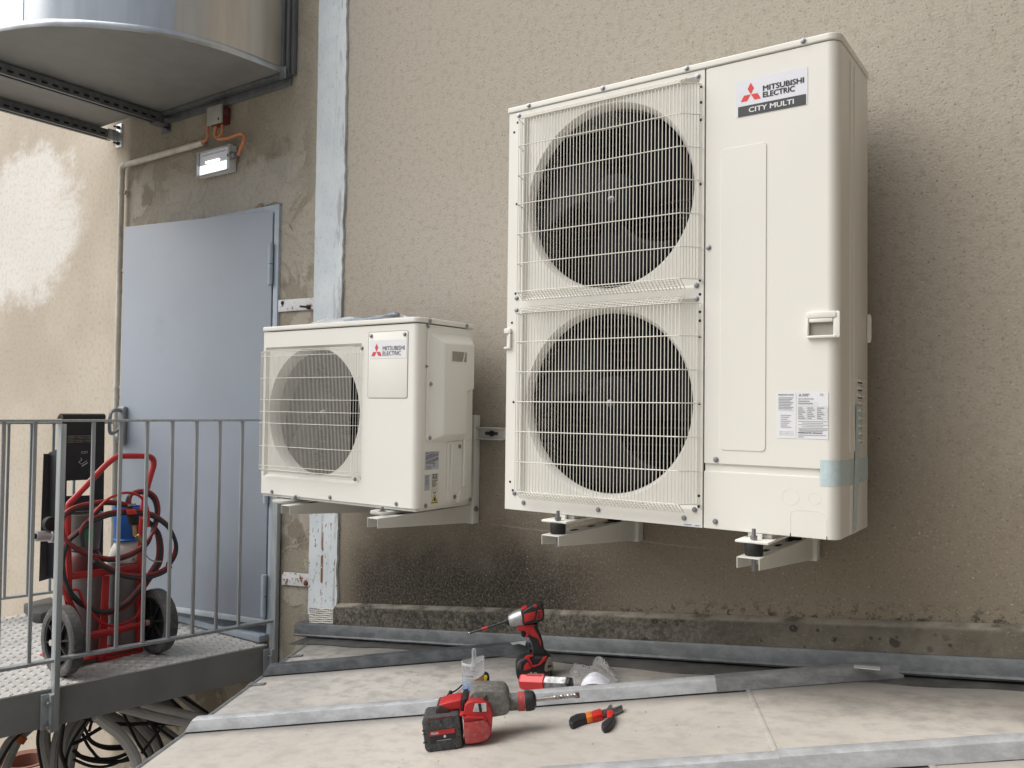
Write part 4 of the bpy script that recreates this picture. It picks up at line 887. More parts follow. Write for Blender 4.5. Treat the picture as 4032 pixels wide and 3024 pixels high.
printed_lines(c, oc, Yd, [(.004, .036, .0838, .003), (.004, .0046, .066, .0205), (.0354, .036, .066, .0205), (.004, .036, .0655, .0007)]+[(.004, .036-.006*(i % 3), .0615-.0042*i, .0022) for i in range(6)]+[(.006, .018, .025, .0006), (.006, .018, .033, .0006), (.006, .0066, .025, .008), (.0174, .018, .025, .008), (.022, .034, .025, .0006), (.022, .034, .033, .0006), (.022, .0226, .025, .008), (.0334, .034, .025, .008), (.012, .028, .0165, .005)], inkg)
tri(c, -.301, -.018, .037, .032, ink, .0004); tri(c, -.301, -.0155, .0295, .0255, mat('warning_yellow', (.75, .60, .06), .45), .0007)
part('flame_mark', MB().prism([oc+Vector((.0009, .021+a_, b_)) for a_, b_ in ((-.004, -.011), (.004, -.011), (.0055, -.004), (.003, .001), (0, .005), (-.002, .0), (-.005, -.004))], (.0002, 0, 0)), ink, c)
for x in (-1.075, -.535):
    part('foot', MB().prism([(a_, b_, ZS0-.016) for a_, b_ in rrect(x-.045, x+.045, YF-.045, YF+.32, .03)], (0, 0, .012)), mat('foot_grey', (.50, .50, .48), .5), root, .003)

# ------------------------------------------------------------------ wall brackets
brk = mat('bracket_white', (.66, .66, .62), .42, var=.03, scale=6)
rub = mat('black_rubber', (.012, .012, .012), .7, var=.2)
def bracket(name, xc, hw, yf, ztop, hfront, hwall, lab, rail_top, rubber=True, grp='white steel wall brackets'):
    r = thing(name, (xc, -.02, ztop-hwall), lab, 'bracket', grp)
    arm = MB()
    for sx in (-1, 1):
        x = xc+sx*hw; arm.prism([(x, yf, ztop), (x, -.045, ztop), (x, -.045, ztop-hwall), (x, yf, ztop-hfront)], (-sx*.003, 0, 0))
    arm.box(xc-hw+.0031, xc+hw-.0031, yf, -.045, ztop-.003, ztop)
    part('arm', arm, brk, r, .001, 1)
    part('upright', MB().box(xc-hw+.004, xc+hw+.012, -.044, -.004, ztop-hwall-.004, rail_top), brk, r, .002)
    for i in range(3): part('slot', MB().prism([(a_, b_, ztop+.0002) for a_, b_ in rrect(xc-.008, xc+.008, yf+.12+i*.11, yf+.165+i*.11, .007)], (0, 0, .0004)), dark, r)
    if rubber:
        for yy in (yf+.045, -.14):
            q = part('rubber_mount', MB().lathe((xc, yy, ztop+.0003), (0, 0, 1), [(0, .0225), (.003, .024), (.0295, .024), (.033, .0225)], 24), rub, r)
            part('nut', MB().lathe((xc, yy, -.0125), (0, 0, 1), [(0, .008), (.002, .008), (.0022, .0105), (.012, .0105), (.0121, .006), (.030, .006)], 6), screwm, r)
            part('stud', MB().tube([(xc, yy, ztop-.004), (xc, yy, ztop-.042)], .006, 8).lathe((xc, yy, ztop-.0035), (0, 0, -1), [(0, .013), (.006, .013)], 6), screwm, r)
    else:
        part('nut', MB().lathe((xc, yf+.05, ztop+.0185), (0, 0, 1), [(0, .016), (.002, .016), (.0022, .009), (.009, .009), (.0095, .005), (.016, .005)], 6), screwm, r)
    return r
bracket('wall_bracket', .236, .031, -.552, -.0525, .030, .075, 'white steel bracket under the left foot of the tall air conditioner', .9)
bracket('wall_bracket', .842, .031, -.540, -.0535, .030, .072, 'white steel bracket under the right foot of the tall air conditioner', .9)
bracket('wall_bracket', -.485, .026, -.572, -.0600, .034, .070, 'white steel bracket under the right foot of the small air conditioner', .30, False)
bracket('wall_bracket', -1.005, .026, -.520, -.0600, .034, .070, 'white steel bracket under the left foot of the small air conditioner', .30, False)
r = thing('mounting_rail', (-.3, 0, .235), 'short white slotted mounting rail sticking out behind the small air conditioner', 'rail')
rx0, rx1 = -.475, onY(1978, 1700, -.03).x; rz = onY(1950, 1708, -.03).z
part('channel', MB().box(rx0, rx1, -.012, -.004, rz-.0245, rz+.0245).box(rx0, rx1, -.036, -.0125, rz+.0205, rz+.0245).box(rx0, rx1, -.036, -.0125, rz-.0245, rz-.0205), brk, r, .001, 1)
sc_ = onY(1937, 1705, -.013); part('slot', MB().prism([(a_, -.0124, b_) for a_, b_ in rrect(sc_.x-.035, sc_.x+.030, rz-.007, rz+.007, .0065)], (0, -.0004, 0)), mat('slot_shadow', (.10, .095, .08), .8), r)
part('anchor_bolt', MB().lathe((sc_.x, -.0129, rz), NY, [(0, .013), (.002, .013), (.0025, .009), (.010, .009), (.0105, .005), (.018, .005)], 6), darksteel, r)
part('side_bolt', MB().lathe((-.447, -.03, -.075), NX, [(0, .011), (.008, .011), (.009, .006)], 6), screwm, r)

# papers in a clear sleeve on the small unit
root = thing('document_bag', (-.75, -.3, ZS1), 'crumpled clear plastic bag with papers lying on top of the small air conditioner', 'plastic bag')
t = NT('clear_film'); t.b.inputs['Transmission Weight'].default_value = .92; t.b.inputs['IOR'].default_value = 1.12
FILM = t.done((.93, .94, .96), .08, 0, t.bump(t.noise(25, 4), .5, .006))
pap = mat('paper', (.72, .74, .80), .7)
part('papers', MB().obox((-.80, -.29, ZS1+.0035), (.17, .012, 0), (-.01, .10, 0), (0, 0, .0028)), pap, root)
part('leaflet', MB().obox((-.72, -.30, ZS1+.0095), (.12, -.02, .002), (.015, .09, 0), (0, 0, .0018)), mat('paper_blue', (.36, .46, .56), .6), root)
rs = random.Random(3); ph = [rs.random()*6 for _ in range(9)]
def bagf(u, v):
    x = -1.03+.54*u+.02*math.sin(v*7+ph[0]); y = -.43+.25*v+.015*math.sin(u*9+ph[1])
    e = min(u, v, 1-u, 1-v)
    h = min(1, e*7)*.016+.007*abs(math.sin(u*13+ph[2]+v*3))*min(1, e*9)+.006*abs(math.sin(v*11+u*7+ph[3]))*min(1, e*9)+.010*max(0, u-.72)*3*abs(math.sin(v*8))
    return Vector((x, y, ZS1+.0005+h))
part('film', MB().grid(bagf, 44, 24), FILM, root, smooth=60)
# ------------------------------------------------------------------ gas cylinder trolley on the walkway
redp = mat('red_frame_paint', (.50, .028, .028), .36, var=.10, scale=9, grime=(.22, .03, .03), gs=.28)
tyre = mat('grey_tyre', (.085, .085, .085), .75, var=.2, scale=25, grime=(.24, .23, .22), gs=.42)
rimm = mat('wheel_rim', (.020, .021, .023), .55, var=.2, scale=25, grime=(.09, .09, .09), gs=.35)
brass = mat('brass', (.42, .30, .14), .35, .8)
CRA = Vector((-.03, -1, 0)).normalized(); CNO = Vector((1, -.03, 0)).normalized()      # the trolley stands a little askew to the railing
AX = Vector((0, 0, DZ+.147)); P0c = Vector((-2.075, -.64, 0)); T = Tr(P0c, CNO)
def c1(x, y): return (150+x/3.318, 1750+y/3.318)
def c2(x, y): return (100+x/3.19, 2200+y/3.19)
wl = onZ(221, 2527, AX.z); sL = (wl-P0c).dot(CRA); dL = (wl-P0c).dot(CNO)
sR = (onP(590, 2452, P0c+CNO*dL, CNO)-P0c).dot(CRA)
root = thing('cylinder_trolley', (P0c.x, P0c.y, DZ), 'red tubular two-wheeled gas cylinder trolley on the walkway', 'trolley')
wheels = []
for s_in, s_out, nm in ((sL-.055, sL, 'L'), (sR-.058, sR-.003, 'R')):
    a = P0c+CRA*s_in+CNO*dL; a.z = AX.z; wdt = s_out-s_in
    w_ = part('wheel', MB().lathe(a, CRA, [(.002, .110), (.0, .114), (.0, .138), (.006, .1455), (.018, .147), (wdt-.018, .147), (wdt-.006, .1455), (wdt, .138), (wdt, .114), (wdt-.002, .110)], 48, cap=False), tyre, root, smooth=40, label='solid grey tyre')
    part('rim', MB().lathe(a+CRA*(wdt/2), CRA, [(-.004, .109), (.004, .109)], 40).lathe(a, CRA, [(.004, .112), (.004, .100), (.014, .100)], 40, False).lathe(a+CRA*wdt, -CRA, [(.004, .112), (.004, .100), (.014, .100)], 40, False), rimm, w_)
    for k in range(8):
        an = 2*math.pi*k/8+.2; d_ = Vector((CNO.x*math.cos(an), CNO.y*math.cos(an), math.sin(an)))
        part('spoke', MB().obox(a+CRA*(wdt/2)+d_*.062, d_*.044, CRA*.022, d_.cross(CRA)*.0035), rimm, w_)
    part('hub', MB().lathe(a-CRA*.004, CRA, [(0, .016), (.0, .024), (wdt+.008, .024), (wdt+.010, .010), (wdt+.018, .009)], 20), rimm, w_)
    part('axle_nut', MB().lathe(a+CRA*(wdt+.010), CRA, [(0, .013), (.014, .013), (.016, .008)], 12), mat('axle_nut', (.6, .58, .52), .4, .5), w_)
axl = P0c+CNO*dL; axl.z = AX.z
part('axle', MB().tube([axl+CRA*(sL-.055), axl+CRA*(sR-.05)], .011, 10), redp, root)
hp = [(288, 2560), (275, 2440), (270, 2230), (267, 2110), (269, 2000), (276, 1980), (300, 1955), (400, 1848), (436, 1815), (458, 1801), (480, 1796), (560, 1796), (588, 1798), (603, 1810), (605, 1832), (597, 1860), (577, 1930), (566, 1985), (556, 2100), (550, 2240), (548, 2420), (545, 2560)]
part('handle_frame', MB().tube(T.line(hp, 0, 4), .0135, 10), redp, root)
T.slab('cross_bar', [(266, 2258), (545, 2222), (545, 2250), (266, 2285)], .004, .012, redp, root, .001)
T.slab('centre_bar', [(405, 2268), (433, 2266), (420, 2598), (388, 2602)], .0125, .020, redp, root, .001)
T.slab('right_bar', [(552, 2440), (568, 2436), (562, 2565), (545, 2570)], .002, .012, redp, root, .001)
T.slab('left_bar', [(250, 2330), (262, 2330), (276, 2400), (262, 2402)], .002, .012, redp, root, .001)
part('lower_tube', MB().tube(T.line([(338, 2512), (420, 2496), (500, 2476), (588, 2452)], .03, 4), .011, 10), redp, root)
part('strut', MB().tube(T.line([(238, 2262), (246, 2300), (280, 2380), (310, 2440), (322, 2500)], .022, 5), .011, 10), redp, root)
part('toe_plate', MB().prism([Vector((q.x, q.y, DZ+.02)) for q in (P0c+CRA*.17+CNO*.012, P0c-CRA*.20+CNO*.012, P0c-CRA*.20-CNO*.22, P0c+CRA*.17-CNO*.22)], (0, 0, .008)), redp, root, .001)
T.slab('toe_lip', [(395, 2590), (560, 2560), (562, 2575), (395, 2608)], .013, .020, redp, root, .001)
part('foot_block', MB().prism([P0c+CRA*.15+CNO*.010+Vector((0, 0, DZ+.0005)), P0c-CRA*.17+CNO*.010+Vector((0, 0, DZ+.0005)), P0c-CRA*.17-CNO*.05+Vector((0, 0, DZ+.0005)), P0c+CRA*.15-CNO*.05+Vector((0, 0, DZ+.0005))], (0, 0, .019)), mat('dark_foot', (.10, .105, .105), .7), root)

def cyl(px_axis, rad, prof, mats, lab):
    b = T.p(px_axis, 2500, -.105); b.z = DZ+.0285
    r = thing('gas_cylinder', b, lab, 'gas cylinder', 'gas cylinders on the red trolley')
    return b, r
cg = mat('cylinder_grey', (.24, .245, .25), .5, var=.10, scale=8, grime=(.08, .08, .08), gs=.3)
zc = lambda y: T.p(400, y, -.02).z
# grey cylinder with maroon shoulder and grey valve guard
b, r = cyl(322, .086, None, None, 'grey gas cylinder with maroon shoulder and grey valve guard on the red trolley')
h1 = zc(2250)-b.z; h2 = zc(2165)-b.z; h3 = zc(2020)-b.z
part('body', MB().lathe(b, Z3, [(0, .080), (.008, .086), (h1, .086)], 36), cg, r)
part('shoulder', MB().lathe(b+Z3*(h1+.001), Z3, [(0, .0855), (.03, .083), (.07, .070), (.095, .055), (h2-h1, .050)], 36), mat('maroon_paint', (.10, .018, .022), .5, var=.15, scale=12), r)
gg = part('valve_guard', MB().lathe(b+Z3*(h2-.004), Z3, [(0, .050), (.004, .062), (h3-h2-.02, .074), (h3-h2-.008, .078), (h3-h2, .078), (h3-h2, .070)], 36, False), mat('guard_grey', (.15, .142, .135), .5, var=.08), r, smooth=40)
ga = [T.p(*c1(670, 1130), 0), T.p(*c1(745, 1100), 0)]
vw = (CAM-b); vw.z = 0; vw.normalize(); vr = Z3.cross(vw)
def cylsheet(name, c, rad0, rad1, z0, z1, a0, a1, m_, par): return part(name, MB().grid(lambda u, v: Vector(c)+(vw*math.cos(a0+(a1-a0)*u)+vr*math.sin(a0+(a1-a0)*u))*(rad0+(rad1-rad0)*v)+Z3*(z0+(z1-z0)*v), 8, 2), m_, par, smooth=60)
zq = lambda y: zc(1750+y/3.318)-b.z
cylsheet('guard_sticker', b, .0685, .0725, zq(1260), zq(1100), .05, .62, mat('sticker_green', (.02, .25, .09), .45), gg)
part('valve', MB().lathe(b+Z3*h2, Z3, [(0, .014), (.09, .014), (.09, .022), (.11, .022)], 12), brass, r)
# cylinder with white shoulder and blue valve guard
b2, r = cyl(493, .084, None, None, 'grey gas cylinder with white shoulder and bright blue valve guard on the red trolley')
vw = (CAM-b2); vw.z = 0; vw.normalize(); vr = Z3.cross(vw); b = b2
k1 = zc(2235)-b.z; k2 = zc(2150)-b.z; k3 = zc(2012)-b.z
part('body', MB().lathe(b, Z3, [(0, .078), (.008, .084), (k1, .084)], 36), cg, r)
part('shoulder', MB().lathe(b+Z3*(k1+.001), Z3, [(0, .0835), (.02, .083), (.055, .072), (.085, .056), (k2-k1, .040)], 36), mat('white_shoulder', (.74, .72, .67), .45), r)
gg = part('valve_guard', MB().lathe(b+Z3*(k2-.002), Z3, [(0, .064), (.006, .066), (.012, .058), (.03, .057), (k3-k2-.01, .067), (k3-k2, .066), (k3-k2, .060)], 36, False), mat('blue_plastic', (.012, .13, .50), .35, var=.06), r, smooth=40)
cylsheet('red_tag', b, .0595, .064, zc(1750+1260/3.318)-b.z, zc(1750+1060/3.318)-b.z, .35, .85, mat('tag_red', (.62, .03, .03), .4), gg)
part('valve', MB().lathe(b+Z3*k2, Z3, [(0, .012), (.09, .012), (.09, .020), (.11, .020)], 12), brass, r)
text('lettering', 'AZ', b+vw*.0845+vr*.018+Z3*(k1+.008), vr, Z3, .035, .016, inkg, r, .01)

# hoses coiled over the trolley
hr = mat('red_hose', (.27, .035, .035), .5, var=.15, scale=25, grime=(.15, .05, .05), gs=.3); hk = mat('dark_hose', (.030, .036, .042), .45, var=.15, scale=25, grime=(.08, .085, .09), gs=.3)
def hose(pts, conv, off, rad, m_, lab, dz=0.):
    q = [(*conv(*v[:2]), (v[2] if len(v) > 2 else off)) for v in pts]
    ln_ = [p_+Vector((0, 0, dz)) for p_ in T.line(q, off, 6)]
    return solo('hose', MB().tube(ln_, rad, 8), m_, lab, 'hose')
def both(x, y): return (x, y)
A1 = [c1(*v) for v in [(1200, 790), (1090, 765), (990, 750), (830, 745), (640, 775), (460, 825), (350, 900), (308, 980), (312, 1090), (350, 1220), (450, 1320), (620, 1415), (800, 1470), (950, 1488), (1100, 1462), (1270, 1390), (1420, 1270), (1530, 1080), (1575, 860), (1540, 700), (1450, 620), (1340, 605), (1230, 640), (1195, 720), (1195, 800)]]
hose(A1, both, .050, .0088, hr, 'red gas hose coiled in a wide loop round the trolley handle')
hose([(x+(9 if i < 6 else -9 if i > 16 else 3), y+8) for i, (x, y) in enumerate(A1)], both, .046, .0085, hk, 'dark gas hose running paired beside the red loop on the trolley')
hose([c1(*v) for v in [(670, 1000), (740, 880), (870, 745), (990, 675), (1150, 630), (1300, 660), (1400, 760), (1440, 880), (1445, 980), (1440, 1080)]], both, .085, .006, redp, 'thin bright red hose arched over the blue valve guard')
big_ = [c1(*v) for v in [(590, 1340), (570, 1180), (610, 1080), (690, 1020), (870, 945), (1000, 915), (1200, 895), (1460, 930), (1600, 1000), (1720, 1110), (1800, 1290), (1790, 1450), (1700, 1600)]]+[c2(*v) for v in [(1820, 110), (1700, 190), (1500, 245), (1300, 235), (1130, 180), (1000, 110), (870, 20)]]
hose(big_, both, .065, .0092, hk, 'dark gas hose swinging out wide beyond the trolley frame')
hose([(x-3, y-11) for x, y in big_], both, .063, .0080, hr, 'red gas hose following the widest dark loop of the trolley')
D1 = [c1(*v) for v in [(800, 830), (640, 1060), (420, 1240), (345, 1400), (318, 1560)]]+[c2(*v) for v in [(470, 90), (500, 270), (580, 440), (720, 580), (900, 655), (1050, 660), (1250, 575), (1400, 430), (1520, 270), (1620, 120)]]+[c1(*v) for v in [(1580, 1500), (1590, 1300), (1545, 1120), (1400, 960)]]
hose(D1, both, .038, .0100, hk, 'thick dark gas hose hanging low across the trolley cylinders')
hose([(x-7, y-2) for x, y in D1], both, .034, .0085, hr, 'red gas hose hanging beside the thick dark hose on the trolley')
hose([(x+8, y+7) for x, y in D1[7:]], both, .030, .0085, hr, 'red gas hose at the right edge of the trolley coil')
hose([(600, 390), (670, 400), (720, 520), (800, 650), (950, 800), (1100, 840), (1300, 790), (1420, 690), (1490, 480), (1505, 290)], c2, .050, .0062, redp, 'bright red hose sagging over the lower trolley tube')
hose([(560, 400), (470, 420), (412, 500), (420, 620), (540, 690)], c2, .012, .010, mat('grey_hose', (.30, .33, .36), .5), 'grey hose loop behind the trolley wheel')
r = thing('torch_fitting', T.p(*c1(1240, 1000), .09), 'black and red flashback arrestor hanging among the trolley hoses', 'fitting')
T.slab('red_cap', [c1(*v) for v in [(1180, 860), (1280, 850), (1300, 915), (1190, 920)]], .075, .10, mat('cap_red', (.66, .05, .03), .4), r, .003)
T.slab('black_block', [c1(*v) for v in [(1200, 925), (1320, 915), (1320, 1050), (1215, 1050)]], .07, .10, rub, r, .004)
for (a_, b_), rr in (((c1(1255, 1055)), (c1(1265, 1190))), .009), (((c1(1290, 1190)), (c1(1390, 1330))), .011), (((c1(1390, 1330)), (c1(1400, 1380))), .008): part('brass_union', MB().tube([T.p(*a_, .085), T.p(*b_, .085)], rr, 8), brass, r)
for v in ((1198, 790), (1245, 785)): part('hose_clip', MB().tube([T.p(*c1(v[0], v[1]-14), .058), T.p(*c1(v[0], v[1]+14), .058)], .0115, 10), steel, r)
part('lead_wire', MB().tube(T.line([c1(*v) for v in [(1400, 1380), (1420, 1460), (1500, 1520), (1620, 1530)]], .09, 5), .003, 6), mat('wire_grey', (.35, .35, .33), .5), r)
r = thing('pressure_regulator', T.p(180, 2110, -.02), 'silver pressure regulator with black knob sticking out past the railing post', 'regulator')
a = T.p(255, 2108, -.06); b_ = T.p(122, 2112, -.06); ax = (b_-a)
part('body', MB().lathe(a, ax, [(0, .010), (0, .030), (ax.length*.45, .030), (ax.length*.47, .023), (ax.length*.86, .022)], 20), mat('regulator_silver', (.52, .54, .56), .35, .5), r)
part('knob', MB().lathe(a+ax*.86, ax, [(0, .012), (ax.length*.14, .012)], 10), rub, r)
part('gauge', MB().lathe(T.p(200, 2062, -.05), CNO, [(-.02, .030), (.012, .030), (.014, .026)], 20), rub, r)

# ------------------------------------------------------------------ tangle of conduits and cables beneath the walkway
T = Tr(WK(.5, .30), RNO)
def c3(x, y): return (x/2.765, 2600+y/2.765)
gc = mat('grey_flex', (.29, .295, .295), .55, var=.12, scale=12); gcl = mat('pale_flex', (.58, .585, .58), .5, var=.08, scale=12); bc = mat('black_cable', (.010, .010, .011), .5)
gl = [('d', .019, [(-40, 1150), (60, 950), (130, 860), (250, 770), (420, 640)]), ('d', .017, [(60, 1190), (140, 1000), (220, 850), (300, 770), (450, 640)]), ('d', .026, [(530, 560), (490, 720), (485, 900), (520, 1080), (560, 1200)]),
      ('d', .020, [(700, 560), (640, 780), (600, 950), (585, 1190)]), ('d', .022, [(860, 600), (740, 780), (700, 950), (690, 1190)]), ('d', .022, [(960, 600), (850, 780), (790, 950), (750, 1190)]),
      ('p', .024, [(1050, 600), (1170, 700), (1300, 800), (1400, 930), (1470, 1060), (1500, 1200)]), ('p', .020, [(1250, 500), (1400, 540), (1560, 580), (1800, 640), (2120, 690), (2300, 700)]), ('p', .019, [(1500, 440), (1650, 500), (1900, 560), (2170, 620), (2350, 650)]),
      ('d', .022, [(1050, 520), (1200, 600), (1370, 700), (1520, 850), (1620, 1000), (1680, 1200)]), ('d', .024, [(1280, 480), (1430, 600), (1580, 760), (1720, 920), (1800, 1200)]), ('d', .020, [(1400, 480), (1560, 600), (1750, 740), (1950, 880)]), ('d', .020, [(1650, 400), (1850, 500), (2000, 620), (2150, 800)]), ('d', .018, [(1900, 330), (2050, 450), (2250, 600)])]
labs = ['dark grey flexible conduit hanging in the tangle beneath the walkway', 'pale grey flexible conduit standing out in the tangle beneath the walkway']
for i, (k, r_, pts) in enumerate(gl):
    off = -.10+.021*(i % 8) if k == 'd' else .165
    solo('flexible_conduit', MB().tube(T.line([c3(*v) for v in pts], off, 6), r_, 10), gcl if k == 'p' else gc, labs[k == 'p'], 'conduit', ('pale' if k == 'p' else 'dark')+' grey conduits beneath the walkway')
bl = [[(850, 610), (930, 635), (1150, 680), (1400, 697), (1700, 685), (2080, 712), (2250, 730)], [(1280, 500), (1330, 560), (1400, 700), (1500, 900), (1600, 1050)], [(1900, 560), (1850, 625), (1750, 745), (1620, 910), (1540, 1015)], [(1240, 690), (1160, 705), (1000, 795), (870, 880), (780, 912)],
      [(900, 700), (940, 780), (1000, 880), (1150, 935), (1400, 925)], [(900, 800), (940, 900), (1000, 985), (1100, 1080), (1300, 1105), (1440, 1070)], [(800, 980), (900, 1060), (1050, 1100), (1250, 1105), (1440, 1075)], [(800, 1080), (1000, 1155), (1200, 1145), (1440, 1035)],
      [(1000, 600), (940, 660), (860, 770), (780, 900), (725, 1060), (715, 1200)], [(700, 640), (675, 800), (660, 980), (700, 1120), (730, 1200)], [(430, 720), (415, 800), (410, 900), (430, 1050), (460, 1200)], [(330, 730), (230, 800), (150, 870), (60, 1000), (-30, 1160)], [(1600, 620), (1660, 715), (1730, 850), (1780, 1000)], [(1010, 620), (1000, 660), (970, 775)],
      [(940, 830), (1020, 910), (1180, 965), (1390, 960)], [(830, 1030), (1000, 1075), (1230, 1070), (1420, 1000)], [(1500, 540), (1680, 700), (1850, 830), (1950, 900)], [(1950, 370), (2100, 470), (2260, 570)], [(1850, 420), (1980, 540), (2100, 640)]]
for i, pts in enumerate(bl):
    solo('cable', MB().tube(T.line([c3(*v) for v in pts], .10+.006*(i % 5), 6), .0065 if i % 3 else .0085, 7), bc, 'black electric cable in the tangle beneath the walkway', 'cable', 'black cables beneath the walkway')
a, b_ = T.p(*c3(200, 890), .02), T.p(*c3(245, 825), .02)
solo('tape_band', MB().tube([a, b_], .024, 12), mat('orange_tape', (.50, .12, .03), .5), 'orange tape band round a grey conduit beneath the walkway', 'tape')
pp = onY(100, 3040, -.30)
r = thing('terracotta_pot', (pp.x, pp.y, -2.6), 'reddish terracotta pot with pale rim standing below the walkway', 'pot')
tc = mat('terracotta', (.24, .11, .085), .8, var=.12)
zt = onY(100, 2978, -.30).z
part('pot_body', MB().lathe((pp.x, pp.y, -2.6), Z3, [(0, .08), (.01, .10), (zt+2.6-.05, .145), (zt+2.6-.012, .14), (zt+2.6-.02, .10), (zt+2.6-.10, .09)], 30), tc, r, smooth=40)
part('pot_rim', MB().tube([(pp.x+.147*math.cos(a), pp.y+.147*math.sin(a), zt-.03) for a in [2*math.pi*i/30 for i in range(30)]], .012, 8, True), mat('pale_rim', (.62, .50, .44), .7), r)
# ------------------------------------------------------------------ tools lying on the zinc roof
NT_ = Vector((.573, -.82, 0)).normalized()
tred = mat('tool_red', (.46, .022, .026), .42, var=.10, scale=30, grime=(.34, .12, .11), gs=.36); tredd = mat('tool_red_dusty', (.40, .045, .048), .6, var=.12, scale=40, grime=(.36, .17, .15), gs=.45)
tblk = mat('tool_black', (.016, .016, .017), .5, var=.2, scale=30); tgrb = mat('tool_black_dusty', (.045, .046, .048), .65, var=.2, scale=45, grime=(.15, .148, .14), gs=.42)
tgry = mat('tool_grey_dusty', (.13, .13, .125), .6, var=.15, scale=35, grime=(.30, .29, .27), gs=.45); alu = mat('cast_alloy', (.42, .43, .43), .38, .7, var=.15, scale=40, grime=(.2, .2, .2), gs=.35)
tool_white = mat('tool_print', (.62, .62, .62), .5)
def axis_lathe(name, T_, a, b, ta, tb, prof, m_, par, seg=24):
    A, B = T_.p(*a, ta), T_.p(*b, tb); L_ = (B-A).length
    return part(name, MB().lathe(A, B-A, [(t_*L_, r_) for t_, r_ in prof], seg), m_, par)

# ---- rotary hammer drill on its side
def c4(x, y): return (1640+x/4.424, 2680+y/4.424)
T = Tr(R(*c4(470, 1225)), NT_)
root = thing('hammer_drill', R(*c4(700, 1150)), 'red and grey cordless hammer drill lying on its side on the roof', 'drill')
S4 = lambda nm, pts, t0, t1, m_, par=root, bev=.003, **k: T.slab(nm, [c4(*v) for v in pts], t0, t1, m_, par, bev, **k)
bt = S4('battery', [(92, 720), (105, 690), (140, 652), (640, 608), (715, 604), (752, 640), (795, 1120), (770, 1160), (700, 1190), (215, 1250), (175, 1240), (145, 1190)], -.088, 0, tgrb, bev=.006)
S4('battery_label', [(225, 880), (665, 822), (690, 1008), (332, 1040), (334, 1100), (246, 1108)], .0004, .0012, tblk, bt, 0); S4('label_band', [(228, 886), (662, 828), (668, 905), (236, 973)], .0014, .0020, tred, bt, 0)
ox, ex = T.p(*c4(248, 948), .002), T.p(*c4(380, 930), .002); text('lettering', 'Milwaukee', ox, (ex-ox).normalized(), Z3, (ex-ox).length, .0075, tool_white, bt, .03, .0005, .2)
S4('label_lines', [(360, 1045), (600, 1010), (600, 1020), (360, 1055)], .0014, .0018, inkl, bt, 0); S4('label_dot', [(475, 955), (495, 945), (515, 960), (510, 985), (490, 995), (472, 980)], .0014, .0018, tool_white, bt, 0, smooth_outline=4)
for q in ([(210, 730), (228, 730), (228, 780), (210, 780)], [(410, 690), (435, 690), (440, 745), (420, 750)], [(610, 660), (632, 655), (640, 710), (622, 715)], [(95, 865), (140, 862), (140, 885), (98, 888)], [(108, 930), (172, 925), (172, 945), (110, 950)], [(115, 1075), (185, 1065), (186, 1088), (118, 1098)], [(720, 840), (768, 835), (770, 852), (722, 857)], [(725, 965), (775, 958), (777, 975), (727, 982)], [(250, 1195), (270, 1192), (265, 1240), (248, 1242)], [(455, 1160), (475, 1157), (478, 1212), (460, 1215)], [(665, 1130), (685, 1127), (690, 1180), (672, 1184)]):
    S4('groove', q, .0003, .0009, tblk, bt, 0)
S4('terminal_strip', [(185, 690), (410, 640), (640, 612), (640, 632), (420, 672), (195, 705)], -.02, .0005, mat('strip_dark_red', (.10, .02, .02), .5), bt, .001)
hs_ = S4('motor_housing', [(815, 660), (822, 560), (835, 450), (880, 385), (980, 362), (1130, 366), (1225, 410), (1295, 490), (1325, 620), (1318, 780), (1300, 930), (1250, 1020), (1170, 1065), (1060, 1092), (880, 1112), (845, 1095), (825, 900)], -.105, -.004, tred, bev=.013, seg=4)
S4('housing_end', [(815, 745), (1180, 690), (1240, 720), (1290, 800), (1288, 930), (1240, 1015), (1170, 1055), (1060, 1082), (885, 1102), (850, 1085), (832, 900)], -.02, .002, tredd, hs_, .008, seg=3)
S4('housing_ridge', [(800, 650), (880, 632), (1180, 640), (1240, 700), (1200, 700), (1160, 672), (880, 668), (815, 690)], -.01, .004, tred, hs_, .002); S4('latch', [(745, 600), (800, 575), (830, 585), (825, 622), (760, 628)], -.03, .000, tred, hs_, .002)
pl_ = S4('name_plate', [(1015, 402), (1210, 390), (1222, 535), (1150, 545), (980, 540)], -.0028, -.0016, mat('plate_pale', (.50, .50, .51), .5, var=.2, scale=60, grime=(.25, .24, .23), gs=.35), hs_, 0); S4('plate_band', [(1070, 400), (1118, 397), (1140, 545), (1095, 545)], -.0014, -.0008, tblk, pl_, 0)
gx = S4('gearbox', [(880, 560), (905, 330), (930, 235), (990, 192), (1150, 182), (1490, 190), (1560, 225), (1598, 300), (1630, 420), (1622, 545), (1565, 608), (1330, 645), (1250, 640)], -.125, -.030, tgry, bev=.020, seg=4)
S4('gearbox_rib', [(1145, 350), (1215, 245), (1230, 262), (1200, 372), (1150, 372)], -.030, -.0275, tgrb, gx, 0)
NK = (1590, 385)
axis_lathe('neck', T, c4(1590, 372), c4(1765, 362), -.075, -.075, [(0, .024), (.9, .0235), (1, .025)], tgry, root); axis_lathe('red_ring', T, c4(1768, 362), c4(1892, 355), -.075, -.075, [(0, .0262), (1, .0262)], tredd, root)
axis_lathe('chuck', T, c4(1893, 355), c4(2085, 338), -.075, -.075, [(0, .0272), (.35, .028), (.75, .026), (.92, .019), (1, .012)], tblk, root)
A, B = T.p(*c4(2070, 335), -.075), T.p(2277, 2737, -.075); ax = B-A; L_ = ax.length; up = RN; sd_ = ax.normalized().cross(up)
bitm = mat('drill_bit_steel', (.42, .40, .38), .32, .85, var=.15, scale=50)
bit = part('drill_bit', MB().tube([A, A+ax*.45], .0058, 10).tube([A+ax*.45, A+ax*.97], .0036, 8), bitm, root)
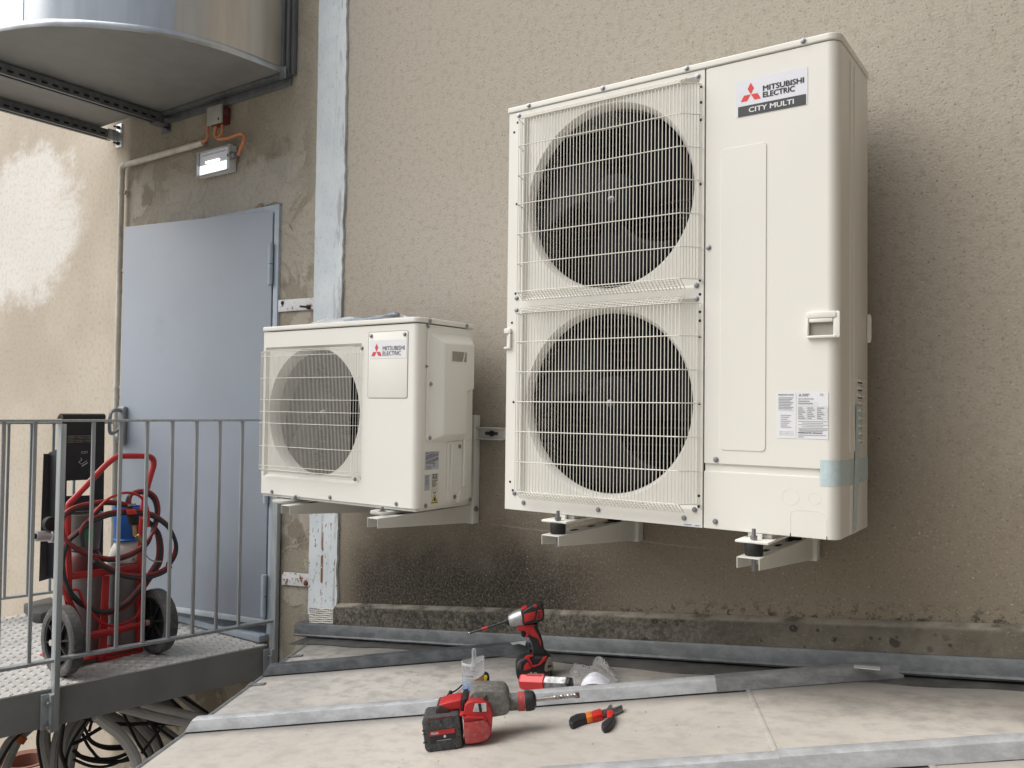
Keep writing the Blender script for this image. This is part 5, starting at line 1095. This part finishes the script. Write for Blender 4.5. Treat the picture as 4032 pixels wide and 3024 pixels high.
for ph_ in (0, math.pi): part('flute', MB().tube([A+ax*(.44+.54*i/60)+(up*math.cos(ph_+i*.36)+sd_*math.sin(ph_+i*.36))*.0036 for i in range(61)], .0028, 6), bitm, bit)
part('carbide_tip', MB().obox(B-ax*.02, ax.normalized()*.006, up*.0075, sd_*.0018), mat('tip_brown', (.14, .07, .05), .6), bit)
S4('handle', [(330, 600), (345, 500), (400, 420), (560, 372), (785, 328), (800, 585), (745, 585), (740, 500), (620, 520), (610, 640)], -.10, -.035, tred, bev=.010, seg=3)
S4('trigger', [(612, 505), (690, 476), (735, 490), (736, 576), (660, 585), (640, 560)], -.090, -.040, tblk, bev=.005)
S4('foot', [(318, 620), (335, 500), (380, 450), (450, 470), (550, 510), (598, 570), (606, 635), (450, 645)], -.11, -.025, mat('foot_maroon', (.045, .026, .026), .5, var=.3, scale=50, grime=(.16, .15, .145), gs=.3), bev=.008)
S4('rubber_collar', [(785, 322), (885, 305), (872, 370), (835, 450), (818, 600), (770, 590), (780, 480)], -.105, -.022, tblk, bev=.004)

# ---- impact driver standing on its battery
def c5(x, y): return (1980+x/4.607, 2360+y/4.607)
T = Tr(R(*c5(430, 1470))-NT_*.036, NT_)
root = thing('impact_driver', R(*c5(600, 1440)), 'red and black cordless impact driver standing upright on its battery', 'impact driver')
S5 = lambda nm, pts, t0, t1, m_, par=root, bev=.003, **k: T.slab(nm, [c5(*v) for v in pts], t0, t1, m_, par, bev, **k)
hd = S5('motor_head', [(348, 300), (360, 225), (450, 165), (560, 108), (640, 98), (700, 115), (742, 170), (758, 290), (735, 380), (650, 425), (500, 450), (375, 468), (350, 430)], -.034, .034, tblk, bev=.013, seg=4)
S5('red_panel', [(385, 278), (420, 258), (590, 220), (588, 300), (560, 370), (392, 425)], .034, .0362, tred, hd, .001); vg = S5('vent_panel', [(640, 200), (705, 192), (722, 250), (712, 340), (680, 362), (600, 378), (620, 280)], .034, .0362, tred, hd, .001)
for i in range(4): S5('vent_slot', [(632-i*6, 225+i*36), (690-i*2, 214+i*36), (694-i*2, 232+i*36), (632-i*6, 246+i*36)], .0365, .0372, tblk, vg, 0)
S5('top_patch', [(332, 182), (425, 150), (450, 165), (455, 188), (360, 215)], -.020, .022, tred, hd, .004); S5('direction_mark', [(548, 112), (600, 103), (622, 120), (618, 145), (565, 152)], .020, .0352, tred, hd, .001)
axis_lathe('nose', T, c5(355, 330), c5(112, 388), 0, 0, [(0, .0300), (.25, .0298), (.6, .0255), (.96, .0185), (1, .016)], alu, root, 32); axis_lathe('bit_holder', T, c5(125, 385), c5(30, 412), 0, 0, [(0, .0135), (.6, .0135), (.65, .010), (1, .009)], tblk, root)
bits = mat('bit_steel', (.05, .05, .052), .35, .7)
axis_lathe('driver_bit', T, c5(40, 410), (1842, 2495), 0, 0, [(0, .0042), (.92, .0040), (.94, .0025), (1, .0030)], bits, root, 10); axis_lathe('bit_band', T, (1920, 2471), (1897, 2478), 0, 0, [(0, .0055), (1, .0055)], tred, root, 12); axis_lathe('bit_ring', T, (1849, 2493), (1846, 2494), 0, 0, [(0, .0052), (1, .0052)], steel, root, 12)
S5('grip', [(430, 640), (470, 520), (600, 440), (640, 430), (632, 520), (660, 610), (705, 720), (738, 830), (752, 950), (860, 1030), (700, 1060), (530, 1040), (552, 930), (520, 800), (480, 720)], -.021, .021, tblk, bev=.009, seg=3)
S5('red_grip_shell', [(240, 512), (350, 480), (470, 462), (580, 455), (560, 490), (600, 580), (650, 660), (690, 740), (702, 860), (680, 830), (640, 720), (580, 690), (520, 668), (478, 630), (455, 690), (430, 704), (408, 690), (432, 610), (390, 575), (290, 572), (245, 535)], -.0225, .0225, tred, bev=.003)
S5('trigger', [(332, 580), (370, 566), (422, 580), (418, 650), (404, 698), (360, 690), (332, 660)], -.012, .012, tblk, bev=.003)
bt = S5('battery', [(230, 1230), (255, 1160), (310, 1095), (400, 1070), (540, 1045), (860, 1040), (905, 1180), (898, 1395), (560, 1450), (300, 1490), (260, 1440), (235, 1340)], -.036, .036, tblk, bev=.009, seg=3)
for q in ([(372, 1285), (395, 1205), (440, 1150), (470, 1150), (505, 1205), (520, 1252), (420, 1290)], [(382, 1080), (440, 1025), (545, 1012), (558, 1045), (480, 1062), (508, 1110), (545, 1195), (640, 1185), (700, 1110), (740, 1050), (800, 1038), (785, 1095), (690, 1185), (600, 1225), (528, 1238), (490, 1150), (440, 1100)]):
    S5('red_foot', q, .030, .0385, tred, bt, .001)
S5('fuel_panel', [(245, 1250), (270, 1180), (310, 1115), (370, 1130), (330, 1210), (320, 1290)], .030, .0375, mat('panel_grey', (.09, .085, .085), .5, var=.5, scale=90), bt, .001)
S5('belt_clip', [(800, 1110), (838, 1052), (878, 1048), (930, 1265), (860, 1295), (780, 1318), (755, 1290), (765, 1190)], .0385, .0425, mat('clip_metal', (.21, .185, .15), .5, .4), root, .001); S5('clip_opening', [(815, 1200), (880, 1180), (885, 1225), (810, 1250)], .0427, .0431, tblk, root, 0)
o_ = T.p(*c5(495, 1375), .0365); vr_ = Z3.cross(NT_); text('lettering', '5.0', o_, vr_, Z3, .022, .010, tool_white, bt, .03, .0008)

# ---- bit holder case lying on the roof
root = thing('bit_case', R(2150, 2712), 'red and silver hexagonal bit holder case lying on the roof by the impact driver', 'case')
A, B = R(2052, 2684, .027), R(2252, 2692, .027); ax = B-A; L_ = ax.length
part('red_sleeve', MB().lathe(A, ax, [(0, .0215), (.006, .0265), (L_*.50, .0270)], 6), mat('case_red', (.60, .035, .04), .35), root, .002, smooth=0)
part('clear_body', MB().lathe(A+ax*.50, ax, [(0, .0235), (L_*.42, .0230), (L_*.44, .020)], 6), mat('case_silver', (.24, .245, .26), .3, .4, var=.45, scale=60), root, .002, smooth=0); part('end_cap', MB().lathe(A+ax*.945, ax, [(0, .0215), (L_*.045, .0195), (L_*.055, .012)], 6), tblk, root, .001)
part('label', MB().obox(A+ax*.30+RN*.0245, ax.normalized()*(L_*.16), RN.cross(ax).normalized()*.010, RN*.0004), mat('case_label', (.30, .10, .09), .5, var=.4, scale=80), root)

# ---- clear plastic measuring cup with printed rings
root = thing('plastic_cup', R(1868, 2752), 'clear plastic cup with blue printed rings and yellow label standing on the roof', 'cup')
base = R(1866, 2745); top = base+Vector((0, 0, .118)); lean = Vector((-.006, -.002, 0))
t = NT('cup_plastic'); t.b.inputs['Transmission Weight'].default_value = .82; t.b.inputs['IOR'].default_value = 1.15
CUP = t.done((.88, .89, .93), .12)
def cp(a, v, dr=0.):
    rr = .0335+.0045*v+dr; z = v*.118+(.007*math.sin(a+1.0)+.004*math.sin(2*a) if v > .99 else 0)
    return base+lean*v+Vector((rr*math.cos(a), rr*math.sin(a), z+.001))
part('wall', MB().grid(lambda u, v: cp(2*math.pi*u, v), 40, 6), CUP, root, smooth=60)
part('cup_base', MB().lathe(base+Z3*.0015, Z3, [(0, .033), (.002, .033)], 30), mat('cup_blue', (.02, .20, .60), .4), root)
cv_ = math.atan2(CAM.y-base.y, CAM.x-base.x)
for i in range(11):
    v = .06+i*.048; f = i/10
    col = mat('ring_%d' % i, (.012+.40*max(0, f-.35)*1.5, .17+.30*max(0, f-.3)*1.4, .62-.14*f), .4)
    part('printed_ring', MB().grid(lambda u, w_: cp(cv_-1.75+2.0*u, v+.030*w_, .0004), 16, 1), col, root, smooth=60)
part('blue_label', MB().grid(lambda u, w_: cp(cv_+.12+1.25*u, .10+(.46+.12*u)*w_, .0006), 12, 4), mat('label_blue_grey', (.10, .20, .30), .4, var=.12, scale=30), root, smooth=60)
part('yellow_label', MB().grid(lambda u, w_: cp(cv_+.12+1.15*u, .46+.07*u+.105*w_, .0009), 12, 2), mat('label_yellow', (.62, .34, .05), .45), root, smooth=60)
part('print_mark', MB().grid(lambda u, w_: cp(cv_-.75+.8*u, .62+.04*w_, .0006), 8, 1), inkl, root, smooth=60)
part('clear_stem', MB().tube([base+lean+Vector((.002, 0, .085)), base+Vector((-.001, 0, .12)), base+Vector((-.003, 0, .150)), base+Vector((-.003, 0, .156))], [.0085, .0078, .0070, .0045], 12), CUP, root)
part('paper_liner', MB().grid(lambda u, w_: cp(cv_-1.2+1.5*u, .90+.07*w_, -.0016), 10, 1), mat('liner_white', (.80, .80, .82), .5), root, smooth=60)

# ---- small things round the cup
def c6(x, y): return (1740+x/6.914, 2560+y/6.914)
T = Tr(R(*c6(1250, 1040)), NT_)
root = thing('tape_measure', R(*c6(1220, 1000)), 'small yellow and black tape measure behind the plastic cup', 'tape measure')
T.slab('case', [c6(*v) for v in [(1110, 660), (1190, 640), (1260, 690), (1292, 780), (1295, 1050), (1110, 1060)]], -.05, -.02, tblk, root, .004); T.slab('yellow_shell', [c6(*v) for v in [(1105, 720), (1220, 680), (1250, 730), (1215, 830), (1215, 935), (1150, 960), (1105, 950)]], -.0195, -.014, mat('tape_yellow', (.66, .48, .03), .4), root, .002)
T.slab('dark_window', [c6(*v) for v in [(1150, 850), (1215, 840), (1215, 900), (1160, 915)]], -.0135, -.013, tblk, root, 0)
root = thing('screwdriver', R(*c6(1350, 1075)), 'short screwdriver with black shaft grip and red end lying behind the drill', 'screwdriver')
A, B = R(*c6(1150, 1050), .012), R(*c6(1520, 1030), .012); ax = B-A; L_ = ax.length
part('grip', MB().lathe(A, ax, [(0, .009), (L_*.1, .0115), (L_*.45, .0120)], 16), mat('grip_black', (.05, .05, .052), .6), root); rd_ = part('red_end', MB().lathe(A+ax*.45, ax, [(0, .0122), (L_*.1, .0142), (L_*.40, .0140), (L_*.52, .010), (L_*.55, .004)], 16), tred, root)
part('hanging_hole', MB().obox(A+ax*.60+NT_*.0135+Z3*.003, ax.normalized()*.0035, Z3*.0035, NT_*.0015), mat('hole_dark', (.05, .005, .005), .6), rd_)
root = thing('screwdriver', R(1770, 2745), 'thin screwdriver with orange sleeve and white shank leaning on the batten seam', 'screwdriver')
A, B, C_ = R(1708, 2758, .045), R(1764, 2749, .045), R(1820, 2735, .030)
part('shank', MB().tube([A, A*.5+B*.5, B], [.0014, .0030, .0034], 8), mat('shank_white', (.72, .72, .70), .35), root); part('sleeve', MB().tube([B, B*.5+C_*.5, C_], .0044, 10), mat('sleeve_orange', (.68, .20, .05), .45), root); part('grip', MB().tube([C_, C_+(C_-B)*.12], .006, 10), mat('grip_pink', (.45, .10, .22), .5), root)
solo('strap', MB().tube(curve([R(*c6(x, y), h) for x, y, h in ((120, 1290, .035), (185, 1190, .02), (240, 1140, .012), (300, 1140, .010), (400, 1085, .008), (490, 1010, .008), (545, 950, .010))], 5), [.0028]*31, 7).lathe(R(*c6(240, 1150), .012), RU, [(-.006, .004), (-.003, .0065), (.003, .0065), (.006, .004)], 8), tblk, 'knotted black cord strap trailing from behind the plastic cup', 'strap')

# ---- pliers
def c7(x, y): return (1600+x/2.212, 2350+y/2.212)
T = Tr(RP0+RN*.012, RN)
root = thing('pliers', R(*c7(1650, 1030)), 'open pliers with red, orange and black insulated handles on the roof', 'pliers')
S7 = lambda nm, pts, t0, t1, m_, bev=.003, **k: T.slab(nm, [c7(*v) for v in pts], t0, t1, m_, root, bev, **k)
gb = mat('plier_black', (.022, .022, .024), .5); pr = mat('plier_red', (.55, .025, .02), .4); po = mat('plier_orange', (.72, .19, .03), .4); ps = mat('plier_steel', (.22, .22, .23), .35, .8)
S7('grip_end', [(1413, 1075), (1425, 1042), (1480, 1015), (1560, 1003), (1570, 1050), (1500, 1072), (1450, 1098), (1424, 1096)], -.011, .007, gb, .004, seg=3); S7('orange_band', [(1557, 1003), (1612, 989), (1622, 1040), (1568, 1052)], -.011, .0068, po, .003); S7('red_grip', [(1611, 990), (1690, 968), (1706, 985), (1707, 1018), (1621, 1042)], -.011, .007, pr, .003)
S7('neck', [(1703, 983), (1740, 972), (1742, 1012), (1706, 1018)], -.008, .002, ps, .001); S7('upper_jaw', [(1735, 985), (1768, 940), (1790, 935), (1800, 965), (1876, 938), (1882, 948), (1812, 985), (1770, 1000)], -.008, .003, ps, .001); S7('lower_jaw', [(1790, 985), (1810, 975), (1880, 958), (1884, 968), (1815, 1003), (1795, 1005)], -.009, .001, ps, .001)
S7('red_grip', [(1742, 995), (1760, 980), (1795, 983), (1812, 1008), (1800, 1022), (1785, 1052), (1748, 1045)], -.011, .0075, pr, .003); S7('grip_end', [(1790, 1022), (1814, 1012), (1815, 1035), (1795, 1085), (1755, 1125), (1712, 1133), (1695, 1115), (1702, 1090), (1755, 1050)], -.011, .007, gb, .004, seg=3)

# ---- plastic bag with a slip of paper
root = thing('plastic_bag', R(2370, 2680), 'crumpled clear plastic bag with a paper slip on the roof beside the bit case', 'plastic bag')
o0, o1, o2 = R(2235, 2700), R(2435, 2700), R(2240, 2652)
rs = random.Random(5); ph = [rs.random()*6 for _ in range(6)]
def bf(u, v):
    p = o0+(o1-o0)*u+(o2-o0)*v; e = min(u, v, 1-u, 1-v)
    h = .004+min(1, e*6)*(.012+.018*abs(math.sin(u*6+ph[0]+v*4))+.014*abs(math.sin(v*7+u*11+ph[1])))+.022*math.exp(-((u-.66)**2/.02+(v-.62)**2/.12))
    return p+RN*h
part('film', MB().grid(bf, 34, 18), FILM, root, smooth=40)
q0, q1 = R(2285, 2708, .002), R(2395, 2704, .002); qd = (q1-q0); qn = RN.cross(qd).normalized()
part('paper_slip', MB().grid(lambda u, v: q0+qd*u+qn*(.05*v)+RN*(.032*math.sin(math.pi*min(1, .08+u*.9))*(.35+.65*v)), 14, 5), mat('paper_slip', (.74, .75, .82), .7), root, smooth=60)
pk = mat('paper_ink', (.36, .36, .50), .6)
for i in range(5): part('print_line', MB().grid(lambda u, v: q0+qd*(.36+.5*u)+qn*(.012+.008*i+.0012*v)+RN*(.0006+.032*math.sin(math.pi*min(1, .08+(.36+.5*u)*.9))*(.35+.65*(.012+.008*i)/.05)), 8, 1), pk, root)
# debris
peb = mat('grit', (.34, .31, .27), .9, var=.3, scale=80)
rs = random.Random(11); me = [MB().lathe((0, 0, 0), (rs.random(), rs.random(), 1), [(-.003, .001), (-.001, .0035), (.0015, .003), (.003, .001)], 5).mesh('crumb', peb) for _ in range(3)]
mb = MB()
for i in range(150):
    u, v = rs.uniform(-1.1, 1.4), rs.uniform(-1.15, -.02); p = ruv(u, v, .001)
    if p.y > -.12: continue
    s_ = rs.uniform(.0006, .0022); mb.add([p+Vector((a*s_, b*s_, c*s_)) for a, b, c in ((-1, -1, 0), (1, -.8, 0), (.9, 1, 0), (-1, .8, 0), (0, 0, 1.2))], [(0, 1, 4), (1, 2, 4), (2, 3, 4), (3, 0, 4)])
setp(part('grit', mb, peb, None, smooth=0), 'fine crumbs of grit scattered over the zinc roof', 'grit', kind='stuff')
